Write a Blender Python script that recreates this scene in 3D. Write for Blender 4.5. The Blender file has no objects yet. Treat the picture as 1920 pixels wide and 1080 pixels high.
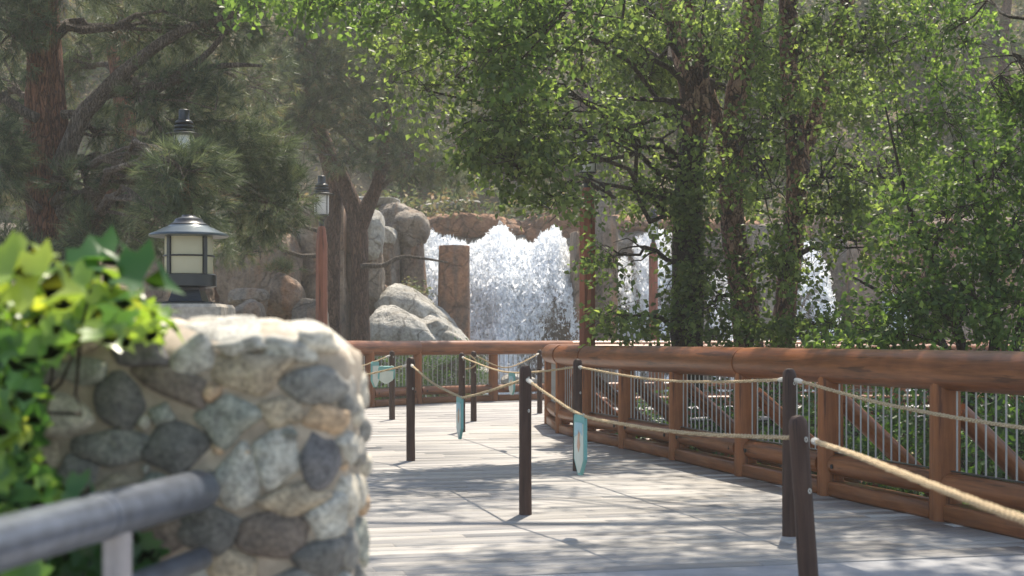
import bpy, math, random
import numpy as np
from mathutils import Vector, Matrix
random.seed(7)
RNG = np.random.default_rng(11)
PI = math.pi
scene = bpy.context.scene
COL = scene.collection

# ------------------------------------------------------------------ camera, sky, sun, exposure
F = 2667.0; CX = 960.0; HY = 635.0; CAMZ = 1.2
cam_d = bpy.data.cameras.new('camera'); cam = bpy.data.objects.new('camera', cam_d); COL.objects.link(cam)
cam.location = (0, 0, CAMZ); cam.rotation_euler = (PI / 2, 0, 0)
cam_d.lens = 50; cam_d.sensor_width = 36; cam_d.shift_y = (HY - 540) / 1920
cam_d.clip_start = 0.05; cam_d.clip_end = 1000
cam_d.dof.use_dof = True; cam_d.dof.focus_distance = 13.0; cam_d.dof.aperture_fstop = 4.0
scene.camera = cam
SUN_EL = math.radians(62); SUN_AZ = math.radians(14)      # azimuth from +Y towards +X
w = bpy.data.worlds.new('World'); scene.world = w; w.use_nodes = True
nt = w.node_tree; nt.nodes.clear()
sky = nt.nodes.new('ShaderNodeTexSky'); sky.sky_type = 'NISHITA'; sky.sun_disc = False
sky.sun_elevation = SUN_EL; sky.sun_rotation = SUN_AZ
bg = nt.nodes.new('ShaderNodeBackground'); bg.inputs[1].default_value = 0.15
wo = nt.nodes.new('ShaderNodeOutputWorld')
nt.links.new(sky.outputs[0], bg.inputs[0]); nt.links.new(bg.outputs[0], wo.inputs[0])
sl = bpy.data.lights.new('sun', 'SUN'); sl.energy = 4.4; sl.angle = math.radians(0.8); sl.color = (1, .95, .87)
so = bpy.data.objects.new('sun', sl); COL.objects.link(so)
sd = Vector((math.sin(SUN_AZ) * math.cos(SUN_EL), math.cos(SUN_AZ) * math.cos(SUN_EL), math.sin(SUN_EL)))
so.rotation_euler = (-sd).to_track_quat('-Z', 'Y').to_euler(); so.location = (5, 20, 30)
scene.view_settings.view_transform = 'Standard'; scene.view_settings.look = 'None'
scene.view_settings.gamma = 1; scene.view_settings.use_curve_mapping = False
scene.view_settings.exposure = 1.05
scene.view_settings.use_white_balance = True; scene.view_settings.white_balance_temperature = 7100; scene.view_settings.white_balance_tint = 9
scene.render.engine = 'CYCLES'
scene.cycles.use_denoising = True
scene.cycles.max_bounces = 8; scene.cycles.transparent_max_bounces = 16
scene.cycles.volume_bounces = 1

HAZE = 0.0015
def at(px, py, d):
    return np.array([(px - CX) / F * d, d, CAMZ - (py - HY) / F * d])

# ------------------------------------------------------------------ numpy noise
def _h(ix, iy, iz, s):
    n = (ix * 374761393 + iy * 668265263 + iz * 2147483647 + s * 974711) & 0xffffffff
    n = ((n ^ (n >> 13)) * 1274126177) & 0xffffffff
    n = (n ^ (n >> 16)) & 0xffffffff
    return n / 4294967295.0
def vnoise(P, s=0):
    P = np.asarray(P, float); I = np.floor(P).astype(np.int64); f = P - I; f = f * f * (3 - 2 * f)
    r = 0
    for dx in (0, 1):
        for dy in (0, 1):
            for dz in (0, 1):
                wt = (f[:, 0] if dx else 1 - f[:, 0]) * (f[:, 1] if dy else 1 - f[:, 1]) * (f[:, 2] if dz else 1 - f[:, 2])
                r = r + wt * _h(I[:, 0] + dx, I[:, 1] + dy, I[:, 2] + dz, s)
    return r * 2 - 1
def fbm(P, o=4, s=0):
    P = np.asarray(P, float); r = 0; a = 1.0; t = 0
    for k in range(o):
        r = r + a * vnoise(P * 2 ** k + 17.3 * k, s + k); t += a; a *= .5
    return r / t

# ------------------------------------------------------------------ mesh helpers
def npmesh(name, V, Fc, mat=None, parent=None, smooth=False, attr=None, loc=None):
    """V (n,3), Fc (m,k) or list of those; attr: per-face float 'rnd'."""
    if not isinstance(Fc, list): Fc = [Fc]
    Fc = [np.asarray(f, np.int32) for f in Fc if len(f)]
    me = bpy.data.meshes.new(name)
    V = np.ascontiguousarray(V, np.float32)
    me.vertices.add(len(V)); me.vertices.foreach_set('co', V.ravel())
    loops = np.concatenate([f.ravel() for f in Fc]); tot = np.concatenate([np.full(len(f), f.shape[1], np.int32) for f in Fc])
    st = np.concatenate([[0], np.cumsum(tot)[:-1]]).astype(np.int32)
    me.loops.add(len(loops)); me.loops.foreach_set('vertex_index', loops)
    me.polygons.add(len(tot)); me.polygons.foreach_set('loop_start', st); me.polygons.foreach_set('loop_total', tot)
    me.update(calc_edges=True)
    if smooth: me.polygons.foreach_set('use_smooth', np.ones(len(tot), bool))
    if attr is not None:
        a = me.attributes.new('rnd', 'FLOAT', 'FACE'); a.data.foreach_set('value', np.ascontiguousarray(attr, np.float32))
    if mat is not None: me.materials.append(mat)
    o = bpy.data.objects.new(name, me); COL.objects.link(o)
    if loc is not None: o.location = loc
    if parent is not None: o.parent = parent
    return o

class MB:
    def __init__(s): s.v = []; s.f = []; s.n = 0
    def add(s, V, Fc):
        for f in Fc: s.f.append([i + s.n for i in f])
        s.v.append(np.asarray(V, float)); s.n += len(V)
    def box(s, c, size, rz=0, bev=0.0):
        hx, hy, hz = [q / 2 for q in size]; b = min(bev, hx * .9, hy * .9, hz * .9)
        if b <= 0:
            V = [(x, y, z) for z in (-hz, hz) for x, y in ((-hx, -hy), (hx, -hy), (hx, hy), (-hx, hy))]
            Fc = [(3, 2, 1, 0), (4, 5, 6, 7), (0, 1, 5, 4), (1, 2, 6, 5), (2, 3, 7, 6), (3, 0, 4, 7)]
        else:
            rings = []
            def ring(ix, iy, z):
                return [(-hx + ix + b, -hy + iy, z), (hx - ix - b, -hy + iy, z), (hx - ix, -hy + iy + b, z), (hx - ix, hy - iy - b, z),
                        (hx - ix - b, hy - iy, z), (-hx + ix + b, hy - iy, z), (-hx + ix, hy - iy - b, z), (-hx + ix, -hy + iy + b, z)]
            V = ring(b * .7, b * .7, -hz) + ring(0, 0, -hz + b) + ring(0, 0, hz - b) + ring(b * .7, b * .7, hz)
            Fc = [tuple(range(7, -1, -1)), tuple(range(24, 32))]
            for r in range(3):
                for k in range(8):
                    Fc.append((r * 8 + k, r * 8 + (k + 1) % 8, r * 8 + 8 + (k + 1) % 8, r * 8 + 8 + k))
        V = np.array(V, float); cs, sn = math.cos(rz), math.sin(rz)
        V = np.stack([V[:, 0] * cs - V[:, 1] * sn + c[0], V[:, 0] * sn + V[:, 1] * cs + c[1], V[:, 2] + c[2]], 1)
        s.add(V, Fc)
    def tube(s, pts, rad, n=8, caps=True, jit=0, seed=0):
        P = np.asarray(pts, float); R = np.broadcast_to(np.asarray(rad, float), (len(P),))
        T = np.gradient(P, axis=0); T /= np.linalg.norm(T, axis=1)[:, None] + 1e-9
        u = np.cross(T[0], (0, 0, 1.0)); 
        if np.linalg.norm(u) < .1: u = np.cross(T[0], (1.0, 0, 0))
        u /= np.linalg.norm(u); V = []
        a = np.arange(n) * 2 * PI / n
        for i in range(len(P)):
            u = u - T[i] * np.dot(u, T[i]); u /= np.linalg.norm(u) + 1e-9; b = np.cross(T[i], u)
            rr = np.full(n, R[i])
            ring = P[i] + rr[:, None] * (np.cos(a)[:, None] * u + np.sin(a)[:, None] * b)
            V.append(ring)
        V = np.concatenate(V)
        if jit:
            q = fbm(V * (1.2 / max(R.max(), .02)) * np.array([1, 1, .35]), 3, seed)
            C = np.repeat(P, n, 0); V = C + (V - C) * (1 + jit * q)[:, None]
        Fc = []
        for i in range(len(P) - 1):
            for k in range(n):
                Fc.append((i * n + k, i * n + (k + 1) % n, (i + 1) * n + (k + 1) % n, (i + 1) * n + k))
        if caps: Fc.append(tuple(range(n - 1, -1, -1))); Fc.append(tuple(range((len(P) - 1) * n, len(P) * n)))
        s.add(V, Fc)
    def lathe(s, prof, c=(0, 0, 0), n=24, rot=0):
        V = []; a = np.arange(n) * 2 * PI / n + rot
        for r, z in prof:
            V.append(np.stack([c[0] + r * np.cos(a), c[1] + r * np.sin(a), np.full(n, c[2] + z)], 1))
        Fc = []
        for i in range(len(prof) - 1):
            for k in range(n):
                Fc.append((i * n + k, i * n + (k + 1) % n, (i + 1) * n + (k + 1) % n, (i + 1) * n + k))
        Fc.append(tuple(range(n - 1, -1, -1))); Fc.append(tuple(range((len(prof) - 1) * n, len(prof) * n)))
        s.add(np.concatenate(V), Fc)
    def build(s, name, mat, parent=None, smooth=True, sharp=40):
        me = bpy.data.meshes.new(name)
        me.from_pydata(np.concatenate(s.v).tolist(), [], s.f); me.update()
        if smooth:
            me.polygons.foreach_set('use_smooth', np.ones(len(me.polygons), bool))
            try: me.set_sharp_from_angle(angle=math.radians(sharp))
            except Exception: pass
        me.materials.append(mat)
        o = bpy.data.objects.new(name, me); COL.objects.link(o)
        if parent is not None: o.parent = parent
        return o

def tag(o, label=None, cat=None, group=None, kind=None):
    if label: o['label'] = label
    if cat: o['category'] = cat
    if group: o['group'] = group
    if kind: o['kind'] = kind
    return o
def empty(name, loc, label, cat, group=None, rz=0):
    o = bpy.data.objects.new(name, None); COL.objects.link(o); o.location = loc; o.rotation_euler = (0, 0, rz)
    o.empty_display_size = .2
    return tag(o, label, cat, group)
def copy_tree(o, parent=None):
    c = o.copy(); COL.objects.link(c); c.parent = parent
    for ch in o.children: copy_tree(ch, c)
    return c
def keep_under(child, root):
    """root moved after children are built in world space: give the children the inverse offset"""
    child.matrix_parent_inverse = Matrix.Translation(Vector(root.location)).inverted()

# ------------------------------------------------------------------ materials
def newmat(name):
    m = bpy.data.materials.new(name); m.use_nodes = True; t = m.node_tree; t.nodes.clear()
    out = t.nodes.new('ShaderNodeOutputMaterial'); b = t.nodes.new('ShaderNodeBsdfPrincipled')
    t.links.new(b.outputs[0], out.inputs[0]); return m, t, b, out
def N(t, ty, **kw):
    n = t.nodes.new(ty)
    for k, v in kw.items():
        if k in n.inputs: n.inputs[k].default_value = v
        else: setattr(n, k, v)
    return n
def ramp(t, stops, fac):
    r = t.nodes.new('ShaderNodeValToRGB'); e = r.color_ramp.elements
    while len(e) < len(stops): e.new(.5)
    for q, (p, c) in zip(e, stops): q.position = p; q.color = (*c, 1) if len(c) == 3 else c
    t.links.new(fac, r.inputs[0]); return r.outputs[0]
def coords(t, scale=(1, 1, 1), kind='Object'):
    tc = t.nodes.new('ShaderNodeTexCoord'); mp = t.nodes.new('ShaderNodeMapping'); mp.inputs['Scale'].default_value = scale
    t.links.new(tc.outputs[kind], mp.inputs[0]); return mp.outputs[0]
def noise(t, vec, scale, detail=5, rough=.55, dist=0):
    n = N(t, 'ShaderNodeTexNoise', Scale=scale, Detail=detail, Roughness=rough, Distortion=dist); t.links.new(vec, n.inputs['Vector']); return n.outputs['Fac']
def bump(t, b, h, strength=.4, dist=.02):
    n = N(t, 'ShaderNodeBump', Strength=strength, Distance=dist); t.links.new(h, n.inputs['Height']); t.links.new(n.outputs[0], b.inputs['Normal'])
def mix(t, a, bb, fac, mode='MIX'):
    m = t.nodes.new('ShaderNodeMix'); m.data_type = 'RGBA'; m.blend_type = mode
    for s, i in ((fac, 0), (a, 6), (bb, 7)):
        if hasattr(s, 'is_linked') or hasattr(s, 'links'): t.links.new(s, m.inputs[i])
        else: m.inputs[i].default_value = s if i == 0 else (*s, 1)
    return m.outputs[2]

def mat_wood(name, c1, c2, c3, rough=.6, sc=1.0, objrand=0.0):
    m, t, b, o = newmat(name); v = coords(t, (14 * sc, 14 * sc, .9 * sc)); v2 = coords(t, (2, 2, .6))
    g = noise(t, v, 3, 6, .6, .6); big = noise(t, v2, 1.6, 3)
    c = ramp(t, [(.2, c1), (.5, c2), (.85, c3)], g)
    d = ramp(t, [(.35, (.62, .58, .55)), (.65, (1.1, 1.08, 1.05))], big)
    c = mix(t, c, d, 1.0, 'MULTIPLY')
    ck = ramp(t, [(.36, (.28, .22, .2)), (.405, (1, 1, 1))], noise(t, coords(t, (9 * sc, 9 * sc, .45 * sc)), 2.6, 4, .55, .2)); c = mix(t, c, ck, .8, 'MULTIPLY')
    wv = noise(t, coords(t, (1.3, 1.3, 1.3)), 2.2, 5, .6); c = mix(t, c, ramp(t, [(.4, (1, 1, 1)), (.7, (1.25, 1.3, 1.4))], wv), 1.0, 'MULTIPLY')
    t.links.new(c, b.inputs['Base Color']); b.inputs['Roughness'].default_value = rough; b.inputs['Specular IOR Level'].default_value = .3
    bump(t, b, g, .35, .006); return m
def mat_plain(name, c, rough=.5, metal=0, var=.15, sc=8, bs=.1):
    m, t, b, o = newmat(name); v = coords(t); g = noise(t, v, sc, 5)
    lo = tuple(q * (1 - var) for q in c); hi = tuple(min(1, q * (1 + var)) for q in c)
    t.links.new(ramp(t, [(.3, lo), (.7, hi)], g), b.inputs['Base Color'])
    b.inputs['Roughness'].default_value = rough; b.inputs['Metallic'].default_value = metal
    bump(t, b, g, bs, .003); return m
def mat_rock(name, cols, stain=None, sc=1.0):
    m, t, b, o = newmat(name); v = coords(t, (sc, sc, sc), 'Object'); vs = coords(t, (2.2 * sc, 2.2 * sc, .35 * sc))
    g = noise(t, v, 1.7, 8, .62, .3); fine = noise(t, v, 14, 6, .65); st = noise(t, vs, 1.1, 5, .6, .5)
    c = ramp(t, [(.3, cols[0]), (.5, cols[1]), (.68, cols[2])], g)
    if stain: c = mix(t, c, stain, ramp(t, [(.5, (0, 0, 0)), (.66, (.8, .8, .8))], st))
    c = mix(t, c, ramp(t, [(.3, (.6, .6, .6)), (.6, (1.12, 1.12, 1.12))], fine), 1.0, 'MULTIPLY')
    vo = N(t, 'ShaderNodeTexVoronoi', Scale=.9 * sc, feature='DISTANCE_TO_EDGE'); wv = t.nodes.new('ShaderNodeVectorMath'); wv.operation = 'ADD'
    nz = N(t, 'ShaderNodeTexNoise', Scale=1.5, Detail=4); t.links.new(v, nz.inputs['Vector']); t.links.new(v, wv.inputs[0]); t.links.new(nz.outputs['Color'], wv.inputs[1])
    t.links.new(wv.outputs[0], vo.inputs['Vector'])
    ck = ramp(t, [(0, (.35, .33, .3)), (.03, (1, 1, 1))], vo.outputs['Distance'])
    c = mix(t, c, ck, .75, 'MULTIPLY')
    t.links.new(c, b.inputs['Base Color']); b.inputs['Roughness'].default_value = .85
    hh = mix(t, g, fine, .35); hh = mix(t, hh, ck, .3, 'MULTIPLY')
    bump(t, b, hh, .9, .22); return m
def mat_bark(name, dark, midc, light, zs=.2, sc=20, patch=0.0, bs=1.0):
    m, t, b, o = newmat(name); v = coords(t, (1, 1, zs)); nz = N(t, 'ShaderNodeTexNoise', Scale=sc * .6, Detail=5); t.links.new(v, nz.inputs['Vector'])
    vm = t.nodes.new('ShaderNodeVectorMath'); vm.operation = 'MULTIPLY_ADD'; vm.inputs[1].default_value = (.22, .22, .22); t.links.new(nz.outputs['Color'], vm.inputs[0]); t.links.new(v, vm.inputs[2])
    vo = N(t, 'ShaderNodeTexVoronoi', Scale=sc, feature='DISTANCE_TO_EDGE'); t.links.new(vm.outputs[0], vo.inputs['Vector'])
    vc = N(t, 'ShaderNodeTexVoronoi', Scale=sc); t.links.new(vm.outputs[0], vc.inputs['Vector'])
    f = noise(t, v, sc * 4, 6, .7); big = noise(t, v, 1.3, 4)
    c = ramp(t, [(0, midc), (1, light)], vc.outputs['Color']) if not patch else ramp(t, [(.25, dark), (.45, midc), (.75, light)], vc.outputs['Color'])
    c = mix(t, c, ramp(t, [(0, dark), (.16, (1, 1, 1))], vo.outputs['Distance']), .9, 'MULTIPLY')
    c = mix(t, c, ramp(t, [(.3, (.55, .55, .55)), (.65, (1.25, 1.2, 1.15))], f), 1.0, 'MULTIPLY')
    c = mix(t, c, ramp(t, [(.35, (.7, .7, .7)), (.65, (1.15, 1.15, 1.15))], big), 1.0, 'MULTIPLY')
    t.links.new(c, b.inputs['Base Color']); b.inputs['Roughness'].default_value = .9
    bump(t, b, mix(t, ramp(t, [(0, (0, 0, 0)), (.3, (1, 1, 1))], vo.outputs['Distance']), f, .35), bs, .05); return m
def mat_leaf(name, stops, trans=.5, rough=.45, tint=(1.28, 1.34, .62), alpha=None, spec=.4):
    m, t, b, out = newmat(name)
    a = t.nodes.new('ShaderNodeAttribute'); a.attribute_name = 'rnd'
    c = ramp(t, stops, a.outputs['Fac'])
    t.links.new(c, b.inputs['Base Color']); b.inputs['Roughness'].default_value = rough; b.inputs['Specular IOR Level'].default_value = spec
    tr = t.nodes.new('ShaderNodeBsdfTranslucent'); t.links.new(mix(t, c, tint, 1.0, 'MULTIPLY'), tr.inputs[0])
    ms = t.nodes.new('ShaderNodeMixShader'); ms.inputs[0].default_value = trans
    t.links.new(b.outputs[0], ms.inputs[1]); t.links.new(tr.outputs[0], ms.inputs[2]); t.links.new(ms.outputs[0], out.inputs[0])
    return m

M = {}
M['rail'] = mat_wood('stained_rail_wood', (.105, .036, .014), (.205, .07, .024), (.31, .118, .044), .36)
M['railpost'] = mat_wood('stained_post_wood', (.14, .043, .014), (.25, .083, .026), (.34, .128, .044), .5)
M['bollard'] = mat_wood('dark_bollard_wood', (.032, .015, .011), (.062, .031, .022), (.1, .056, .04), .6)
M['lamppost'] = mat_wood('lamp_post_wood', (.16, .05, .028), (.24, .08, .045), (.3, .11, .06), .55)
M['metal'] = mat_plain('baluster_metal', (.32, .31, .30), .45, .3)
M['black'] = mat_plain('black_metal', (.018, .02, .023), .35, .2)
M['pipe'] = mat_plain('painted_pipe', (.115, .128, .155), .32, .35, .3, 30)
M['pipepost'] = mat_plain('painted_pipe_post', (.33, .3, .3), .4, .2, .12, 20)
M['white_rope'] = mat_plain('whipping_cord', (.5, .47, .41), .9, 0, .1, 40, .4)
M['concrete'] = mat_plain('cap_concrete', (.33, .29, .24), .9, 0, .35, 20, .5)
M['dark'] = mat_plain('bolt_and_hole_shade_black', (.012, .012, .014), .9)  # near-black: bolt colour, and shade painted into the holes and rock gap
M['teal'] = mat_plain('teal_board_paint', (.15, .36, .33), .55, 0, .1)
M['cream'] = mat_plain('cream_board_face', (.55, .58, .5), .6, 0, .1)
M['blueface'] = mat_plain('pale_blue_board_face', (.3, .46, .5), .6, 0, .1)
M['orange'] = mat_plain('orange_board_paint', (.55, .33, .22), .6, 0, .1)
# roof of lantern: satin grey-black
M['lantern_roof'] = mat_plain('lantern_roof_metal', (.06, .08, .09), .28, .5, .1)
def m_glass():
    m, t, b, o = newmat('frosted_lamp_glass'); b.inputs['Base Color'].default_value = (.62, .58, .42, 1); b.inputs['Roughness'].default_value = .5
    tr = t.nodes.new('ShaderNodeBsdfTranslucent'); tr.inputs[0].default_value = (.85, .8, .6, 1); ms = t.nodes.new('ShaderNodeMixShader'); ms.inputs[0].default_value = .5
    t.links.new(b.outputs[0], ms.inputs[1]); t.links.new(tr.outputs[0], ms.inputs[2]); t.links.new(ms.outputs[0], o.inputs[0]); return m
M['glass'] = m_glass()
M['glass_white'] = mat_plain('white_lamp_glass', (.62, .62, .6), .4)
def m_rope():
    m, t, b, o = newmat('manila_rope'); tc = coords(t, (1, 1, 1)); wv = N(t, 'ShaderNodeTexWave', Scale=38, Distortion=1.0); wv.bands_direction = 'DIAGONAL'
    t.links.new(tc, wv.inputs['Vector']); t.links.new(ramp(t, [(0, (.26, .17, .085)), (.5, (.45, .33, .19)), (1, (.55, .43, .27))], wv.outputs['Fac']), b.inputs['Base Color'])
    b.inputs['Roughness'].default_value = .9; bump(t, b, wv.outputs['Fac'], .8, .004); return m
M['rope'] = m_rope()
def m_deck():
    m, t, b, o = newmat('weathered_deck_boards')
    a = t.nodes.new('ShaderNodeAttribute'); a.attribute_name = 'rnd'
    tc = t.nodes.new('ShaderNodeTexCoord'); mp = t.nodes.new('ShaderNodeMapping'); mp.inputs['Rotation'].default_value = (0, 0, -math.radians(14)); mp.inputs['Scale'].default_value = (1, 1, 1)
    t.links.new(tc.outputs['Object'], mp.inputs[0])
    mp2 = t.nodes.new('ShaderNodeMapping'); mp2.inputs['Scale'].default_value = (.7, 22, 1); t.links.new(mp.outputs[0], mp2.inputs[0])
    g = noise(t, mp2.outputs[0], 3, 7, .65, .4); p = noise(t, mp.outputs[0], .7, 4)
    c = ramp(t, [(.25, (.20, .19, .182)), (.5, (.30, .285, .268)), (.75, (.39, .37, .345))], g)
    c = mix(t, c, ramp(t, [(0, (.8, .8, .81)), (.5, (1, .99, .98)), (1, (1.12, 1.11, 1.1))], a.outputs['Fac']), 1.0, 'MULTIPLY')
    c = mix(t, c, ramp(t, [(.35, (.82, .82, .85)), (.6, (1.05, 1.04, 1.03))], p), 1.0, 'MULTIPLY')
    t.links.new(c, b.inputs['Base Color']); b.inputs['Roughness'].default_value = .62; bump(t, b, g, .3, .004); return m
M['deck'] = m_deck()
M['paving'] = mat_plain('pale_paving', (.25, .25, .26), .8, 0, .16, 5, .2)
M['bark_pine'] = mat_bark('pine_bark', (.13, .09, .07), (.13, .07, .048), (.25, .145, .1))
M['bark_pine_grey'] = mat_bark('pine_limb_bark', (.2, .18, .16), (.15, .115, .09), (.27, .22, .18), sc=24)
M['bark_red'] = mat_bark('red_pine_bark', (.12, .07, .055), (.2, .082, .05), (.40, .19, .115))
M['bark_birch'] = mat_bark('peeling_birch_bark', (.11, .055, .04), (.29, .15, .10), (.55, .35, .25), zs=.5, sc=16, patch=1)
M['bark_dark'] = mat_bark('dark_bark', (.3, .25, .2), (.045, .032, .024), (.1, .072, .052), sc=20)
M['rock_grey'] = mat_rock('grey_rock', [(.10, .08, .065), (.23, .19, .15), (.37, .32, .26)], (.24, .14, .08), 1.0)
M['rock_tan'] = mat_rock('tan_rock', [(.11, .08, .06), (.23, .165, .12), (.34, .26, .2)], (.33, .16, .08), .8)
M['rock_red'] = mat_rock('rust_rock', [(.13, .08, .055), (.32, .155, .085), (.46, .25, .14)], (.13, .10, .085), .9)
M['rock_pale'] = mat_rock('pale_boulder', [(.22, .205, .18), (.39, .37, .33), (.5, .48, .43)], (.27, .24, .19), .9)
M['birch'] = mat_leaf('birch_leaf', [(0, (.05, .08, .042)), (.4, (.11, .158, .07)), (.75, (.18, .235, .1)), (1, (.34, .4, .18))], .66)
M['birch2'] = mat_leaf('bright_leaf', [(0, (.05, .095, .04)), (.4, (.1, .165, .06)), (.8, (.16, .24, .085)), (1, (.32, .4, .15))], .66)
M['shrub'] = mat_leaf('shrub_leaf', [(0, (.03, .065, .02)), (.5, (.06, .125, .035)), (1, (.13, .22, .06))], .45)
M['pine'] = mat_leaf('pine_needle', [(0, (.03, .045, .026)), (.45, (.07, .10, .058)), (.8, (.16, .2, .11)), (.93, (.24, .24, .13)), (1, (.26, .15, .08))], .4, .5, (1.1, 1.1, .8))
M['pine_grey'] = mat_leaf('grey_pine_needle', [(0, (.045, .065, .036)), (.5, (.105, .14, .07)), (.8, (.21, .24, .12)), (.9, (.27, .2, .11)), (1, (.3, .18, .1))], .4, .5, (1.1, 1.1, .8))
M['scrub'] = mat_leaf('scrub_leaf', [(0, (.05, .08, .035)), (.4, (.11, .15, .06)), (.7, (.2, .2, .09)), (.85, (.28, .21, .11)), (1, (.36, .2, .11))], .35, .7, (1.1, 1.1, .8))
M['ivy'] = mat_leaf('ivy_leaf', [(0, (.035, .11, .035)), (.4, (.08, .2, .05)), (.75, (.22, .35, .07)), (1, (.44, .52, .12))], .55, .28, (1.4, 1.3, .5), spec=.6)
def m_ground():
    m, t, b, o = newmat('earth'); v = coords(t); g = noise(t, v, .5, 8, .65); f = noise(t, v, 6, 5)
    c = ramp(t, [(.3, (.06, .06, .03)), (.5, (.17, .135, .075)), (.7, (.27, .19, .115))], g)
    c = mix(t, c, ramp(t, [(.3, (.6, .6, .6)), (.7, (1.2, 1.2, 1.2))], f), 1.0, 'MULTIPLY')
    t.links.new(c, b.inputs['Base Color']); b.inputs['Roughness'].default_value = .95; bump(t, b, f, .8, .2); return m
M['ground'] = m_ground()
def m_water():
    m, t, b, o = newmat('pool_water'); v = coords(t); g = noise(t, v, 3, 6, .6)
    t.links.new(ramp(t, [(.4, (.1, .12, .12)), (.6, (.55, .58, .6))], g), b.inputs['Base Color']); b.inputs['Roughness'].default_value = .12; bump(t, b, g, .6, .1); return m
M['water'] = m_water()
def m_fall(name, thr, seed, sc=1.0):
    """white water: opaque where the foam is thick, torn into webs and strands where it is thin"""
    m, t, b, out = newmat(name); tc = t.nodes.new('ShaderNodeTexCoord')
    a = t.nodes.new('ShaderNodeAttribute'); a.attribute_name = 'dens'
    mp = t.nodes.new('ShaderNodeMapping'); mp.inputs['Location'].default_value = (seed, seed * 2, 0); mp.inputs['Scale'].default_value = (1.5 * sc, 1.5 * sc, .75 * sc)
    t.links.new(tc.outputs['Object'], mp.inputs[0])
    nz = N(t, 'ShaderNodeTexNoise', Scale=2.2, Detail=4); t.links.new(mp.outputs[0], nz.inputs['Vector'])
    vm = t.nodes.new('ShaderNodeVectorMath'); vm.operation = 'MULTIPLY_ADD'; vm.inputs[1].default_value = (.9, .9, .9)
    t.links.new(nz.outputs['Color'], vm.inputs[0]); t.links.new(mp.outputs[0], vm.inputs[2])
    vo = N(t, 'ShaderNodeTexVoronoi', Scale=5.5, feature='DISTANCE_TO_EDGE'); t.links.new(vm.outputs[0], vo.inputs['Vector'])
    vo2 = N(t, 'ShaderNodeTexVoronoi', Scale=13, feature='DISTANCE_TO_EDGE'); t.links.new(vm.outputs[0], vo2.inputs['Vector'])
    web = N(t, 'ShaderNodeMath', operation='MINIMUM'); t.links.new(vo.outputs['Distance'], web.inputs[0]); t.links.new(vo2.outputs['Distance'], web.inputs[1])
    big = noise(t, mp.outputs[0], 1.6, 7, .7, .4)
    # alpha = clamp( (dens*1.1 + big*.9 - web*5 - thr) * 9 )
    m1 = N(t, 'ShaderNodeMath', operation='MULTIPLY_ADD'); t.links.new(big, m1.inputs[0]); m1.inputs[1].default_value = 1.0; t.links.new(a.outputs['Fac'], m1.inputs[2])
    m2 = N(t, 'ShaderNodeMath', operation='MULTIPLY_ADD'); t.links.new(web.outputs[0], m2.inputs[0]); m2.inputs[1].default_value = -7; t.links.new(m1.outputs[0], m2.inputs[2])
    m3 = N(t, 'ShaderNodeMath', operation='SUBTRACT'); t.links.new(m2.outputs[0], m3.inputs[0]); m3.inputs[1].default_value = thr
    m4 = N(t, 'ShaderNodeMath', operation='MULTIPLY'); m4.use_clamp = True; t.links.new(m3.outputs[0], m4.inputs[0]); m4.inputs[1].default_value = 6
    fine = noise(t, mp.outputs[0], 9, 6, .7)
    c = ramp(t, [(.3, (.9, .93, .96)), (.55, (.98, .98, .98))], fine)
    t.links.new(c, b.inputs['Base Color']); b.inputs['Roughness'].default_value = 1; b.inputs['Specular IOR Level'].default_value = .05
    bump(t, b, fine, 1.0, .12)
    tr = t.nodes.new('ShaderNodeBsdfTranslucent'); t.links.new(c, tr.inputs[0]); ms = t.nodes.new('ShaderNodeMixShader'); ms.inputs[0].default_value = .6
    t.links.new(b.outputs[0], ms.inputs[1]); t.links.new(tr.outputs[0], ms.inputs[2])
    tp = t.nodes.new('ShaderNodeBsdfTransparent'); m5 = t.nodes.new('ShaderNodeMixShader')
    t.links.new(m4.outputs[0], m5.inputs[0]); t.links.new(tp.outputs[0], m5.inputs[1]); t.links.new(ms.outputs[0], m5.inputs[2]); t.links.new(m5.outputs[0], out.inputs[0])
    return m
M['fall0'] = m_fall('falling_water_back', .85, 3.1); pass
def m_foam():
    m, t, b, out = newmat('foaming_water'); df = t.nodes.new('ShaderNodeBsdfDiffuse'); df.inputs[0].default_value = (.93, .95, .97, 1)
    tr = t.nodes.new('ShaderNodeBsdfTranslucent'); tr.inputs[0].default_value = (.93, .95, .97, 1); ms = t.nodes.new('ShaderNodeMixShader'); ms.inputs[0].default_value = .5
    t.links.new(df.outputs[0], ms.inputs[1]); t.links.new(tr.outputs[0], ms.inputs[2]); t.links.new(ms.outputs[0], out.inputs[0]); return m
M['foam'] = m_foam()
M['drops'] = mat_plain('water_drops', (.9, .92, .94), 1.0)
def m_stone(name='wall_stones'):
    m, t, b, o = newmat(name); v = coords(t)
    a = t.nodes.new('ShaderNodeAttribute'); a.attribute_name = 'col'
    g = noise(t, v, 28, 6, .7); g2 = noise(t, v, 110, 3, .6)
    c = mix(t, a.outputs['Color'], ramp(t, [(.32, (.55, .55, .55)), (.5, (1, 1, 1)), (.68, (1.35, 1.33, 1.28))], g), 1.0, 'MULTIPLY')
    c = mix(t, c, ramp(t, [(.35, (.6, .6, .6)), (.6, (1.1, 1.1, 1.1))], g2), 1.0, 'MULTIPLY')
    t.links.new(c, b.inputs['Base Color']); b.inputs['Roughness'].default_value = .8; bump(t, b, g, .6, .006); return m
M['stones'] = m_stone()
M['mortar'] = mat_plain('tan_mortar', (.36, .295, .225), .95, 0, .3, 22, .8)

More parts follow.
